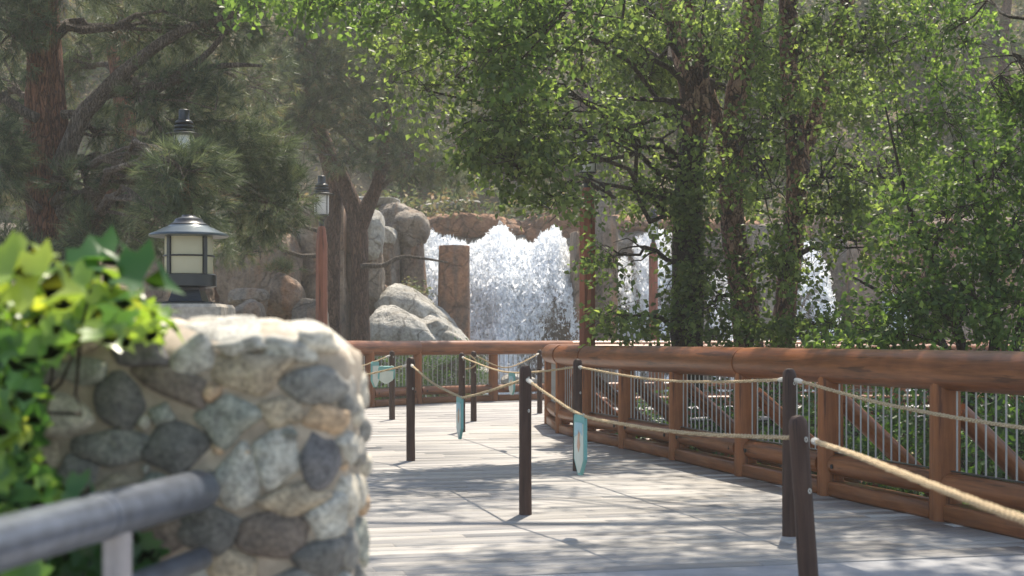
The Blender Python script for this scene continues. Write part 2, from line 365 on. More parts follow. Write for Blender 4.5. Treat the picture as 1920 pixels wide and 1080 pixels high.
# ------------------------------------------------------------------ ground, deck, paving, water
NR = [(3.63, 6.6), (3.25, 8.0), (2.865, 9.41), (2.445, 10.92), (2.045, 12.45), (1.65, 14.1), (1.26, 15.6), (.90, 16.84), (.645, 18.1), (.55, 20.1)]   # near railing posts
BR = [(1.0, 21.3), (2.6, 21.9), (4.3, 22.2), (6.1, 22.4), (8.0, 22.5), (10, 22.5)]                                                     # turns off behind the trees
FR = [(-5.2, 21.2), (-4.2, 22.4), (-3.3, 23.6), (-2.5, 24.9), (-1.75, 26.2), (-.36, 27.4), (1.2, 28.4), (3.0, 28.9), (4.9, 29.1), (6.8, 29.2), (8.7, 29.2), (10.6, 29.2), (12.4, 29.2)]

def ground_z(x, y):
    z = np.full_like(x, -1.15)
    left = np.clip((-3.2 - x) / 1.5, 0, 1); z = z + left * 1.1
    near = np.clip((7.0 - y) / .8, 0, 1); z = z * (1 - near) - .06 * near
    hill = np.clip((y - 38.0) / 1.0, 0, 1)
    up = 5.2 * np.clip((y - 40) / 3, 0, 1) + np.clip(y - 42, 0, 40) * .66
    lf = np.clip((-x - 3.4) / 4, 0, 1) * np.clip((y - 32) / 5, 0, 1) * 3.2
    z = z + np.maximum(up, lf)
    P = np.stack([x, y, np.zeros_like(x)], 1)
    z = z + np.where(y > 8.5, 1, 0) * fbm(P * .35, 4, 5) * np.clip(.12 + (y - 38) * .05, .12, 1.1)
    return z
nx, ny = 240, 260
gx = np.sign(np.linspace(-1, 1, nx)) * np.abs(np.linspace(-1, 1, nx)) ** 1.6 * 60
gy = -15 + (np.linspace(0, 1, ny) ** 1.3) * 112
X, Y = np.meshgrid(gx, gy); X = X.ravel(); Y = Y.ravel()
V = np.stack([X, Y, ground_z(X, Y)], 1)
i, j = np.meshgrid(np.arange(nx - 1), np.arange(ny - 1)); k = (j * nx + i).ravel()
tag(npmesh('ground', V, np.stack([k, k + 1, k + nx + 1, k + nx], 1), M['ground'], smooth=True), 'earth ground rising to a dry brushy hillside', None, kind='structure')

# paving in front of the deck
ang = math.radians(14); ux = np.array([math.cos(ang), math.sin(ang)]); uy = np.array([-math.sin(ang), math.cos(ang)])
E0 = np.array([.89, 7.44])
def line_y(x): return E0[1] + (x - E0[0]) * math.tan(ang)
mb = MB(); V = [(-9, -8, 0), (9, -8, 0), (9, line_y(9), 0), (-9, line_y(-9), 0)]
V = np.array(V, float); mb.add(np.concatenate([V - (0, 0, .12), V - (0, 0, .006)]), [(3, 2, 1, 0), (4, 5, 6, 7), (0, 1, 5, 4), (1, 2, 6, 5), (2, 3, 7, 6), (3, 0, 4, 7)])
tag(mb.build('pavement', M['paving'], smooth=False), kind='structure')
# deck polygon
def offset_right(path, o):
    P = np.array(path); T = np.gradient(P, axis=0); T /= np.linalg.norm(T, axis=1)[:, None]; return P + np.stack([T[:, 1], -T[:, 0]], 1) * o
nr_out = offset_right(NR + BR, .5)
fr_in = np.array(FR) + (0.0, .12)
poly = [(-9, line_y(-9)), (4.2, line_y(4.2))] + [tuple(p) for p in nr_out[2:]] + [(13, 22.2), (13, 29.3)] + [tuple(p) for p in fr_in[::-1]] + [(-9, 18)]
poly = np.array(poly)
def clip_line(o, dvec):
    """parameter intervals of the line o+t*d inside the polygon"""
    ts = []; n = len(poly); nn = np.array([-dvec[1], dvec[0]])
    s = (poly - o) @ nn
    for a in range(n):
        b = (a + 1) % n
        if (s[a] > 0) != (s[b] > 0):
            q = s[a] / (s[a] - s[b]); p = poly[a] + (poly[b] - poly[a]) * q; ts.append((p - o) @ dvec)
    ts.sort(); return list(zip(ts[::2], ts[1::2]))
VV = []; FF = []; AA = []; nv = 0; BW = .14
k0 = -2; 
for k in range(0, 330):
    o = E0 + uy * (k + .5) * BW
    for (a, b) in clip_line(o, ux):
        # butt joints along the board
        cuts = [a]; p = a + random.uniform(.5, 4)
        while p < b - .4: cuts.append(p); p += random.choice((2.4, 3.0, 3.6))
        cuts.append(b)
        for c0, c1 in zip(cuts[:-1], cuts[1:]):
            z = random.uniform(-.0012, .0012); h = BW / 2 - .0035; g = .002
            q = [(c0 + g, -h, -.035), (c1 - g, -h, -.035), (c1 - g, h, -.035), (c0 + g, h, -.035),
                 (c0 + g, -h, -.004), (c1 - g, -h, -.004), (c1 - g, h, -.004), (c0 + g, h, -.004),
                 (c0 + g, -h + .004, 0), (c1 - g, -h + .004, 0), (c1 - g, h - .004, 0), (c0 + g, h - .004, 0)]
            for (s, tt, zz) in q:
                pw = o + ux * s + uy * tt; VV.append((pw[0], pw[1], zz + z))
            f = [(0, 1, 5, 4), (1, 2, 6, 5), (2, 3, 7, 6), (3, 0, 4, 7), (4, 5, 9, 8), (5, 6, 10, 9), (6, 7, 11, 10), (7, 4, 8, 11), (8, 9, 10, 11)]
            FF += [[i + nv for i in q] for q in f]; nv += 12; AA += [random.random()] * 9
deck = npmesh('deck', np.array(VV), np.array(FF), M['deck'], attr=np.array(AA)); tag(deck, kind='structure')
# joists under the boards
mb = MB()
for k in range(-30, 45):
    o = E0 + ux * (k * .6)
    ivs = clip_line(o, uy)
    for a, b in ivs:
        c = o + uy * ((a + b) / 2); mb.box((c[0], c[1], -.125), (.06, (b - a) - .05, .17), ang)
tag(mb.build('deck_joists', M['bark_dark'], smooth=False), 'dark timber joists under the grey deck boards', kind='structure')
mb = MB(); mb.box((1.5, 34, -.62), (30, 9, .05)); tag(mb.build('water', M['water'], smooth=False), kind='structure')

# ------------------------------------------------------------------ rocks
def ico(sub):
    import bmesh
    bm = bmesh.new(); bmesh.ops.create_icosphere(bm, subdivisions=sub, radius=1)
    V = np.array([v.co[:] for v in bm.verts]); Fc = np.array([[v.index for v in f.verts] for f in bm.faces]); bm.free(); return V, Fc
ICO = ico(5)
ICO3 = ico(4)
def cubegrid(n=22):
    import bmesh
    bm = bmesh.new(); bmesh.ops.create_cube(bm, size=2); bmesh.ops.subdivide_edges(bm, edges=bm.edges[:], cuts=n, use_grid_fill=True)
    V = np.array([v.co[:] for v in bm.verts]); Fc = np.array([[v.index for v in f.verts] for f in bm.faces]); bm.free(); return V, Fc
CUBE = cubegrid()
def rock_mesh(size, seed, boxy=3, planes=12, amp=.05, vert=False, res=ICO, skew=0):
    r = np.random.default_rng(seed)
    if boxy >= 5 and res is ICO: U, Fc = CUBE; P = U.copy(); planes = max(planes, 10)
    else: U, Fc = res; P = U.copy(); P = P / (np.abs(P) ** boxy).sum(1)[:, None] ** (1 / boxy)
    for q in range(planes):
        n = r.normal(size=3)
        if vert: n[2] *= .35
        n /= np.linalg.norm(n); sup = (P @ n).max(); o = sup * (r.uniform(.72, .92) if boxy < 9 else r.uniform(.84, .95))
        e = np.maximum(0, P @ n - o); P = P - n * (e * .97)[:, None]
    P = P * np.array(size) / 2
    s = max(size)
    q = P / s * (5 if not vert else 4) + seed
    if vert: q = q * np.array([1.8, 1.8, .8])
    nn = fbm(q, 5, seed)[:, None]
    L = np.linalg.norm(P, axis=1)[:, None] + 1e-6
    rg = np.abs(fbm(q * 1.7 + 9, 3, seed + 3))[:, None]
    P = P + P / L * (nn * 1.6 - np.clip(.07 - rg, 0, 1) * 9 * .35) * amp * min(size)
    P[:, 0] += P[:, 2] * skew
    return P, Fc
def rock(name, label, px0, px1, y0, y1, d, seed, mat, depth=None, cat='rock', group=None, rz=0, down=0, tilt=0, **kw):
    a = at(px0, y0, d); b = at(px1, y1, d); wdt = b[0] - a[0]; h = a[2] - b[2] + down
    P, Fc = rock_mesh((wdt * 1.06, depth or wdt, h * 1.04), seed, **kw)
    if rz:
        c, s = math.cos(rz), math.sin(rz); P = np.stack([P[:, 0] * c - P[:, 1] * s, P[:, 0] * s + P[:, 1] * c, P[:, 2]], 1)
    if tilt:
        c, s = math.cos(-tilt), math.sin(-tilt); P = np.stack([P[:, 0] * c - P[:, 2] * s, P[:, 1], P[:, 0] * s + P[:, 2] * c], 1)
    o = npmesh(name, P, Fc, mat, smooth=True, loc=((a[0] + b[0]) / 2, d + (depth or wdt) / 2, a[2] - h / 2))
    return tag(o, label, cat, group)
G1 = 'boulders piled beside the waterfall'
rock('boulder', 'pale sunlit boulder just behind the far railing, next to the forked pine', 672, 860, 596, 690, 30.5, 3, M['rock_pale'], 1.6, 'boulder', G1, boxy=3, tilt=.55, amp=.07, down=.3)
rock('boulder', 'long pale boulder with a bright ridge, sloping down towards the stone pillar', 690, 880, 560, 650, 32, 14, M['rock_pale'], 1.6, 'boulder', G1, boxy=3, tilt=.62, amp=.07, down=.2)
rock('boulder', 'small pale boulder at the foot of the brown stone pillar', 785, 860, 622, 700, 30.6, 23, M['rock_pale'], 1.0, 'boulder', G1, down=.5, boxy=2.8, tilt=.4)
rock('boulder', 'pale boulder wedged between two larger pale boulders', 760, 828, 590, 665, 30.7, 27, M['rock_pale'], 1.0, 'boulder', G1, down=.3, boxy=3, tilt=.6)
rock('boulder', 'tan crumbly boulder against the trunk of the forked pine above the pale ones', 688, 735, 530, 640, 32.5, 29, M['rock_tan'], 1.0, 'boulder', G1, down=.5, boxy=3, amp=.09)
rock('boulder', 'large upright rounded boulder with a yellow grass tuft on top', 494, 562, 512, 606, 27, 31, M['rock_tan'], .8, 'boulder', G1, boxy=3)
rock('boulder', 'low grey boulder with a sunlit top beside the upright boulder', 424, 496, 540, 575, 26.5, 37, M['rock_grey'], .7, 'boulder', G1, boxy=3)
rock('boulder', 'lower grey boulder carrying a smaller sunlit one', 420, 492, 562, 625, 26, 41, M['rock_grey'], .8, 'boulder', G1, boxy=3, down=.5)
rock('boulder', 'brown boulder low between upright boulder and the wooden lamp post', 535, 610, 562, 640, 26.8, 43, M['rock_grey'], .8, 'boulder', G1, boxy=3, down=.5)
G2 = 'tall standing rocks of the cliff'
rock('cliff_rock', 'tall tan rock column behind the lamp post and forked pine', 545, 640, 385, 660, 31.5, 51, M['rock_tan'], 2, 'cliff rock', G2, boxy=6, vert=True, down=1, amp=.13)
rock('cliff_rock', 'tan rock column seen between the two stems of the forked pine', 622, 684, 372, 560, 32.2, 52, M['rock_tan'], 2, 'cliff rock', G2, boxy=4, vert=True, down=0, amp=.08)
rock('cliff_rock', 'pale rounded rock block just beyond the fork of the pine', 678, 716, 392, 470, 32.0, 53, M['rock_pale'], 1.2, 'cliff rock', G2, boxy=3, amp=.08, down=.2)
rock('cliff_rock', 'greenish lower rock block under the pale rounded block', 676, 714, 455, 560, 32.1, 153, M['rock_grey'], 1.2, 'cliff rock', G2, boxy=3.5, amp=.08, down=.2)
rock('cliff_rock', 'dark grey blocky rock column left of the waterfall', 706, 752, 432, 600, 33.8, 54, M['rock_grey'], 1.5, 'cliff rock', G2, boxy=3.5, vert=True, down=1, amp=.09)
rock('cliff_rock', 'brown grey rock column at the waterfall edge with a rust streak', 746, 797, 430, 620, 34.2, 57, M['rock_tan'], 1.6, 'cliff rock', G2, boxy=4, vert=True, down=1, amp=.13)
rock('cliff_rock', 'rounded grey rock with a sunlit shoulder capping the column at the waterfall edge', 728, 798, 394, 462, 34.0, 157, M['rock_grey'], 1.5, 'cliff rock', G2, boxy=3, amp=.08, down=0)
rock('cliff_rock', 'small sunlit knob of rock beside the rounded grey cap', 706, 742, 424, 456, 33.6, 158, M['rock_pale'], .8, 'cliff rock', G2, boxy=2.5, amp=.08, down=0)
rock('cliff_rock', 'shaded blue grey rock slanting behind the cap, under a white ledge', 690, 790, 370, 430, 35.4, 58, M['rock_grey'], 1.6, 'cliff rock', G2, boxy=3, down=.6, tilt=.35, amp=.08)
rock('cliff_rock', 'wide brown rock face behind the lantern on the pier', 400, 550, 430, 640, 31, 59, M['rock_tan'], 2.5, 'cliff rock', G2, boxy=4, vert=True, down=1, amp=.13)
rock('cliff_rock', 'brown rock face hidden among pine boughs beyond the ivy', 230, 410, 420, 640, 32, 60, M['rock_tan'], 2.5, 'cliff rock', G2, boxy=4, vert=True, down=1, amp=.13)
rock('stone_pillar', 'square brown stone pillar with rust red face standing in the waterfall', 823, 877, 468, 640, 33.6, 63, M['rock_red'], .75, 'stone pillar', None, boxy=12, planes=14, amp=.045, vert=True, down=2.2, rz=.12)
rock('cliff_rock', 'rounded brown rock column right of the main waterfall', 1072, 1100, 440, 640, 36.0, 64, M['rock_tan'], 1.2, 'cliff rock', G2, boxy=6, vert=True, down=2)
rock('cliff_rock', 'grey round-topped rock column beyond the tall lamp post', 1118, 1150, 375, 640, 36.2, 65, M['rock_grey'], 1.2, 'cliff rock', G2, boxy=5, vert=True, down=2)
rock('cliff_rock', 'short flat-topped brown rock column beside the round-topped one', 1132, 1160, 412, 640, 35.6, 66, M['rock_tan'], .8, 'cliff rock', G2, boxy=9, vert=True, down=2)
rock('cliff_rock', 'grey rock column between the second and third falls', 1262, 1330, 440, 640, 36.4, 67, M['rock_grey'], 1.2, 'cliff rock', G2, boxy=6, vert=True, down=2)
rock('cliff_rock', 'grey rock column showing through branches beyond the birches', 1400, 1478, 430, 640, 36.4, 68, M['rock_grey'], 1.2, 'cliff rock', G2, boxy=6, vert=True, down=2)
rock('cliff_rock', 'tan broad rock column showing through leaves past the last fall', 1610, 1720, 450, 640, 36.4, 69, M['rock_tan'], 1.4, 'cliff rock', G2, boxy=6, vert=True, down=2)
rock('cliff_rock', 'brown rock buttress at the far end of the cliff', 1730, 1960, 420, 640, 36.8, 70, M['rock_tan'], 1.6, 'cliff rock', G2, boxy=5, vert=True, down=2)
# ledges over the fall
G3 = 'rust coloured ledges above the waterfall'
rock('rock_ledge', 'long rust orange ledge above the waterfall, left half', 785, 985, 396, 432, 38.6, 71, M['rock_red'], 1.5, 'ledge', G3, boxy=4, amp=.22, down=.2)
rock('rock_ledge', 'sloping rust orange ledge above the right half of the waterfall', 985, 1130, 385, 445, 38.6, 72, M['rock_red'], 1.5, 'ledge', G3, boxy=4, amp=.22, down=.2)
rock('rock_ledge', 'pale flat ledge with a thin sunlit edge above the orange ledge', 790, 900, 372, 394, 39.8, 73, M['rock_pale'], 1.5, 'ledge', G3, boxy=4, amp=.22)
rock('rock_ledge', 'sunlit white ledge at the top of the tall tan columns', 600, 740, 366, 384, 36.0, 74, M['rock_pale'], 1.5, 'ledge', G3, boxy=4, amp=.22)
rock('rock_ledge', 'brown ledge stretching over the falls behind the birches', 1120, 1420, 398, 440, 38.8, 75, M['rock_red'], 1.5, 'ledge', G3, boxy=4, amp=.22, down=.1)
rock('rock_ledge', 'brown ledge over the cliff beyond the leafy shrubs', 1420, 1960, 400, 455, 38.8, 76, M['rock_tan'], 1.5, 'ledge', G3, boxy=4, amp=.22, down=.1)
# rocks low in the stream seen through the balusters
for q, (a0, a1, b0, b1, lab) in enumerate([(880, 935, 690, 720, 'wet pale rock in the pool seen through the far railing beside a post'), (940, 1010, 700, 735, 'sunlit flat rock in the pool seen through the far balusters'), (1012, 1070, 690, 730, 'low rock in the pool below the small end of the near handrail')]):
    rock('boulder', lab, a0, a1, b0, b1, 31.5, 80 + q, M['rock_pale'], .6, 'boulder', G1, boxy=3, res=ICO3)

# cliff wall behind the falls
nu, nw = 160, 50
u = np.linspace(-22, 24, nu); wv_ = np.linspace(0, 1, nw); Uu, Ww = np.meshgrid(u, wv_); Uu = Uu.ravel(); Ww = Ww.ravel()
Z = -1.6 + Ww * 6.0
P = np.stack([Uu, np.zeros_like(Uu), Z], 1)
Yc = 38.4 + 1.2 * np.clip((Z - 3.8) / .8, 0, 3) + fbm(P * np.array([1.4, 1, .35]), 5, 9) * .55 + np.abs(vnoise(P * np.array([2.2, 1, .1]), 3)) * .4
V = np.stack([Uu, Yc, Z], 1); i, j = np.meshgrid(np.arange(nu - 1), np.arange(nw - 1)); k = (j * nu + i).ravel()
tag(npmesh('cliff', V, np.stack([k, k + 1, k + nu + 1, k + nu], 1), M['rock_grey'], smooth=True), 'rugged rock cliff behind the waterfalls', kind='structure')

# ------------------------------------------------------------------ waterfalls
def rotate_b(D, r):
    Rr = r.normal(size=D.shape); Nn = Rr - (Rr * D).sum(1)[:, None] * D; return Nn / (np.linalg.norm(Nn, axis=1)[:, None] + 1e-9)
def waterfall(label, crest, d, ybot, seed, dens_fn, ndrop, group='waterfalls down the rock cliff', zb=-.65):
    """crest: list of (px, y) of the top line; white sheets arching forward from the cliff"""
    root = empty('waterfall', at((crest[0][0] + crest[-1][0]) / 2, 0, d) * (1, 1, 0) + (0, 0, zb), label, 'waterfall', group)
    cx = np.array([c[0] for c in crest], float); cy = np.array([c[1] for c in crest], float)
    r = np.random.default_rng(seed)
    for layer, (off, mname) in enumerate(((0.0, 'fall0'),)):
        nu, nv = max(20, int((cx[-1] - cx[0]) / 2.2)), 110
        uu = np.linspace(0, 1, nu); vv = np.linspace(0, 1, nv); Ug, Vg = np.meshgrid(uu, vv); Ug = Ug.ravel(); Vg = Vg.ravel()
        px = cx[0] + Ug * (cx[-1] - cx[0]); ty = np.interp(px, cx, cy) + (6 if layer else 0) + vnoise(np.stack([px * .12, px * 0, px * 0 + seed], 1), 4) * 5 + vnoise(np.stack([px * .4, px * 0, px * 0 + seed], 1), 5) * 3.5
        zt = CAMZ - (ty - HY) / F * d; xw = (px - CX) / F * d
        z = zt + (zb - zt) * Vg
        fall = (zt - z)
        y = d + 1.0 - 1.0 * np.sqrt(np.clip(fall / 1.2, 0, 1)) - .42 * fall + off * (.3 + .7 * np.clip(fall / 2, 0, 1))
        Pn = np.stack([xw * 1.6, y * 0 + layer * 7, z * .7], 1)
        n1 = fbm(Pn, 5, seed + layer); n2 = fbm(Pn * 3.3, 4, seed + 5 + layer)
        n3 = fbm(Pn * 7, 3, seed + 9 + layer); y = y + n1 * .55 + n2 * .3 + n3 * .2; z = z + n2 * .1; xw = xw + n2 * .06; z = z + np.where(Vg < .1, n2 * .25, 0) * (1 - Vg * 10)
        V = np.stack([xw, y, z], 1)
        i, j = np.meshgrid(np.arange(nu - 1), np.arange(nv - 1)); k = (j * nu + i).ravel()
        o = npmesh('water_sheet', V, np.stack([k, k + nu, k + nu + 1, k + 1], 1), M[mname], root, smooth=True)
        keep_under(o, root)
        dn = dens_fn(Ug, Vg) - .12 * layer
        dn = dn - .7 * np.clip(1 - np.minimum(Ug, 1 - Ug) / .06, 0, 1)
        at_ = o.data.attributes.new('dens', 'FLOAT', 'POINT'); at_.data.foreach_set('value', dn.astype(np.float32))
    # torn flecks of white water tumbling in every direction, dense in the chutes and strung out in webs where it thins
    parts = []
    def surf(u1, v1):
        px = cx[0] + u1 * (cx[-1] - cx[0]); ty = np.interp(px, cx, cy) + vnoise(np.stack([px * .12, px * 0, px * 0 + seed], 1), 4) * 5 + vnoise(np.stack([px * .4, px * 0, px * 0 + seed], 1), 5) * 3.5
        zt = CAMZ - (ty - HY) / F * d; z = zt + (zb - zt) * v1; return (px - CX) / F * d, d + 1 - np.sqrt(np.clip((zt - z) / 1.2, 0, 1)) - .45 * (zt - z), z
    u1 = r.random(ndrop * 6) * 1.03 - .015; v1 = r.random(ndrop * 6); X_, Y_, Z_ = surf(u1, v1); dn = dens_fn(np.clip(u1, 0, 1), v1)
    dn = dn - .35 * np.clip(1 - np.minimum(u1, 1 - u1) / .05, 0, 1)
    Q = np.stack([X_ * 1.5, Z_ * .8, X_ * 0 + seed], 1); wq = np.stack([fbm(Q * 1.3, 3, 1), fbm(Q * 1.3 + 40, 3, 2), Q[:, 2] * 0], 1) * 1.1
    r1 = np.abs(fbm(Q * 1.5 + wq, 3, 3)); r2 = np.abs(fbm(Q * 3.4 + wq, 2, 6)); web = np.maximum(np.exp(-(r1 / .04) ** 2), .8 * np.exp(-(r2 / .05) ** 2))
    big = fbm(Q * .9 + wq * .6, 4, 8)
    pr_ = np.clip((dn + big * .7 - .55) * 1.6, 0, 1) + web * np.clip(dn * 1.3, 0, 1) * .9 + .02
    k = np.nonzero(r.random(len(pr_)) < pr_)[0][:ndrop]; n_ = len(k)
    C = np.stack([X_[k], Y_[k], Z_[k]], 1) + r.normal(0, 1, (n_, 3)) * (.012, .16, .02); C[:, 1] -= .12 + .5 * big[k].clip(0, 1)
    t1 = r.normal(size=(n_, 3)) * (.55, .6, 1) + (0, 0, -.9); t1 /= np.linalg.norm(t1, axis=1)[:, None]; t2 = rotate_b(t1, r)
    ln = r.gamma(2.0, .0155, n_)[:, None] + .008; wd = ln * r.uniform(.15, .5, (n_, 1))
    V = np.stack([C - t1 * ln, C + t2 * wd, C + t1 * ln, C - t2 * wd], 1).reshape(-1, 3)
    o = npmesh('white_water', V, np.arange(n_ * 4).reshape(-1, 4), M['foam'], root); tag(o, kind='stuff'); keep_under(o, root)
    return root
def dens_main(u, v):
    d = 1.05 - .5 * v - .2 * np.clip((v - .5) * 3, 0, 1)
    d = d + .55 * np.exp(-((u - .52) / .07) ** 2) * np.clip(v * 1.5, 0, 1)         # the dense central chute
    d = d - .35 * np.exp(-((u - .36) / .06) ** 2) * np.clip((v - .45) * 4, 0, 1)   # bare rock right of the pillar
    d = d - .42 * np.clip((u - .66) * 5, 0, 1) * np.clip(v * 2.4 - .35, 0, 1)
    return d
waterfall('wide foaming white waterfall behind the brown stone pillar', [(786, 432), (800, 426), (815, 434), (835, 444), (850, 448), (875, 452), (900, 450), (912, 440), (920, 426), (928, 418), (938, 417), (948, 425), (955, 434), (968, 444), (990, 452), (1005, 446), (1018, 434), (1030, 428), (1042, 424), (1050, 430), (1060, 450), (1070, 475), (1086, 515)], 37, 640, 5, dens_main, 70000)
dl = lambda u, v: .85 - .45 * v
waterfall('narrow white fall between the tall lamp post and a short rust post', [(1146, 500), (1165, 480), (1190, 490)], 37.2, 640, 6, lambda u, v: .5 - .1 * v, 7000)
waterfall('white fall directly behind the thin rust coloured post', [(1190, 455), (1215, 435), (1240, 430), (1268, 440)], 37.2, 640, 7, dl, 16000)
waterfall('bluish thin fall between the ivy covered trunk and the middle birch', [(1322, 520), (1345, 505), (1372, 515)], 37.2, 640, 8, lambda u, v: .45 - .1 * v, 6000)
waterfall('white fall glimpsed through leaves between two birch trunks', [(1475, 455), (1500, 440), (1530, 450), (1555, 500)], 37.2, 640, 9, dl, 11000)
waterfall('last thin white fall glimpsed low through the shrub leaves', [(1655, 545), (1670, 535), (1700, 560)], 36.2, 640, 10, dl, 6000)

# ------------------------------------------------------------------ railings
def orient(o, p0, p1):
    d = Vector(p1) - Vector(p0); o.location = Vector(p0); o.rotation_euler = d.to_track_quat('Z', 'Y').to_euler()
def log(name, p0, p1, r0, r1, mat, parent, seed=0, n=20, seg=14, flat=0, bow=.012, caps=True):
    """a peeled log along local Z"""
    L = (Vector(p1) - Vector(p0)).length; r = np.random.default_rng(seed)
    tt = np.linspace(0, 1, seg + 1); rr = r0 + (r1 - r0) * tt; a = np.arange(n) * 2 * PI / n
    V = []
    for q, (t_, ra) in enumerate(zip(tt, rr)):
        e = min(t_, 1 - t_) * L; ra2 = ra - max(0, .012 - e) * .35
        x = np.cos(a) * ra2; y = np.sin(a) * ra2
        if flat: x = np.clip(x, -ra2 * flat, ra2 * flat); y = np.clip(y, -ra2 * flat, ra2 * flat)
        V.append(np.stack([x, y, np.full(n, t_ * L)], 1))
    V = np.concatenate(V); nn = fbm(V * np.array([4, 4, 1.1]) + seed * 3.7, 3, seed)
    V[:, :2] *= (1 + nn * .035)[:, None]; V[:, 0] += bow * np.sin(V[:, 2] * 2.1 + seed)
    Fc = []
    i, j = np.meshgrid(np.arange(n), np.arange(seg)); i = i.ravel(); j = j.ravel()
    Q = np.stack([j * n + i, j * n + (i + 1) % n, (j + 1) * n + (i + 1) % n, (j + 1) * n + i], 1)
    mb = MB(); mb.add(V, [tuple(q) for q in Q] + [tuple(range(n - 1, -1, -1)), tuple(range(seg * n, (seg + 1) * n))])
    o = mb.build(name, mat, parent, sharp=50); orient(o, p0, p1); return o

def railing(label, path, name='log_railing', top=1.125, hr=.135, braces=True, panels=True, kick=True, group=None, skip_last=False, out=1, nb=None, seed=0, postw=.195, balr=.0065, spans=None):
    root = empty(name, (0, 0, 0), label, 'railing', group)
    P = [np.array(p, float) for p in path]
    for q, p in enumerate(P):
        # squared log post
        log('post', (p[0], p[1], -.25), (p[0], p[1], top - hr * 1.3), postw * .56, postw * .54, M['railpost'], root, seed + q, n=16, seg=8, flat=.86, bow=0)
    for q in range(len(P) - 1):
        a, b = P[q], P[q + 1]; L = np.linalg.norm(b - a); t = (b - a) / L; nrm = np.array([t[1], -t[0]]) * out
        rz = math.atan2(t[1], t[0]); ca = a + nrm * .0; cb = b + nrm * .0
        a2 = a + t * (postw * .5 - .01); b2 = b - t * (postw * .5 - .01)
        log('mid_rail', (a2[0], a2[1], .24), (b2[0], b2[1], .24), .082, .08, M['rail'], root, seed + 60 + q, n=18, seg=14)
        if kick:
            mb = MB(); Lk = np.linalg.norm(b2 - a2); mb.box((0, 0, Lk / 2), (.15, .115, Lk), 0, .012)
            o = mb.build('kick_beam', M['rail'], root); m_ = (a2 + b2) / 2
            o.location = (a2[0], a2[1], .0595); d_ = Vector((t[0], t[1], 0)); o.rotation_euler = d_.to_track_quat('Z', 'Y').to_euler()
        if panels:
            mb = MB(); m_ = (a2 + b2) / 2; mb.box((m_[0], m_[1], .331), (np.linalg.norm(b2 - a2), .03, .008), rz)
            pan = mb.build('baluster_panel', M['black'], root, smooth=False)
            nbal = nb or max(3, int(round(np.linalg.norm(b2 - a2) / .108)))
            first = None
            for k in range(nbal):
                c = a2 + (b2 - a2) * ((k + .5) / nbal)
                if first is None:
                    mb = MB(); mb.tube([(0, 0, 0), (0, 0, top - hr * 1.9 - .335)], balr, 6)
                    first = mb.build('baluster', M['metal'], pan); o = first
                else:
                    o = first.copy(); COL.objects.link(o)
                o.location = (c[0], c[1], .335)
        # bolts on the mid rail
        for e, sg in ((a2, 1), (b2, -1)):
            c = e + t * .09 * sg - nrm * .081
            mb = MB(); mb.tube([(c[0], c[1], .235), (c[0] - nrm[0] * .008, c[1] - nrm[1] * .008, .235)], .018, 8); mb.build('bolt', M['dark'], root)
    for q, (i0, i1) in enumerate(spans or [(k, min(k + 2, len(P) - 1)) for k in range(0, len(P) - 1, 2)]):
        a, b = P[i0], P[i1]; log('handrail', (a[0], a[1], top - hr), (b[0], b[1], top - hr), hr, hr * .985, M['rail'], root, seed + 30 + q, n=32, seg=50, bow=.006)
    if braces:
        for q, p in enumerate(P):
            t = (P[min(q + 1, len(P) - 1)] - P[max(q - 1, 0)]); t /= np.linalg.norm(t); nrm = np.array([t[1], -t[0]]) * out
            s = p + nrm * .09; e = p + nrm * 1.05
            log('brace', (e[0], e[1], -.12), (s[0], s[1], .72), .075, .07, M['rail'], root, seed + 90 + q, n=14, seg=8)
            e2 = p + nrm * 1.25
            log('outrigger_beam', (p[0] + nrm[0] * .12, p[1] + nrm[1] * .12, -.14), (e2[0], e2[1], -.14), .08, .08, M['rail'], root, seed + 120 + q, n=12, seg=6, flat=.8)
    return root
near = railing('heavy reddish brown log railing with steel balusters along the near side of the deck', NR + BR[:1], seed=1, spans=[(0, 4), (4, 7), (7, 8), (8, 9), (9, 10)])
far = railing('log railing across the far end of the deck in front of the waterfall', FR[:7], seed=200, braces=False, top=1.165, out=-1, balr=.008)
farr = railing('log railing continuing beyond the birches with sunlit pink top', FR[6:], seed=300, braces=False, top=1.165, out=-1, panels=False)
brr = railing('log railing of the side path hidden behind the leafy birches', BR, seed=400, braces=False, top=1.12, panels=False)
for o in (near,): pass

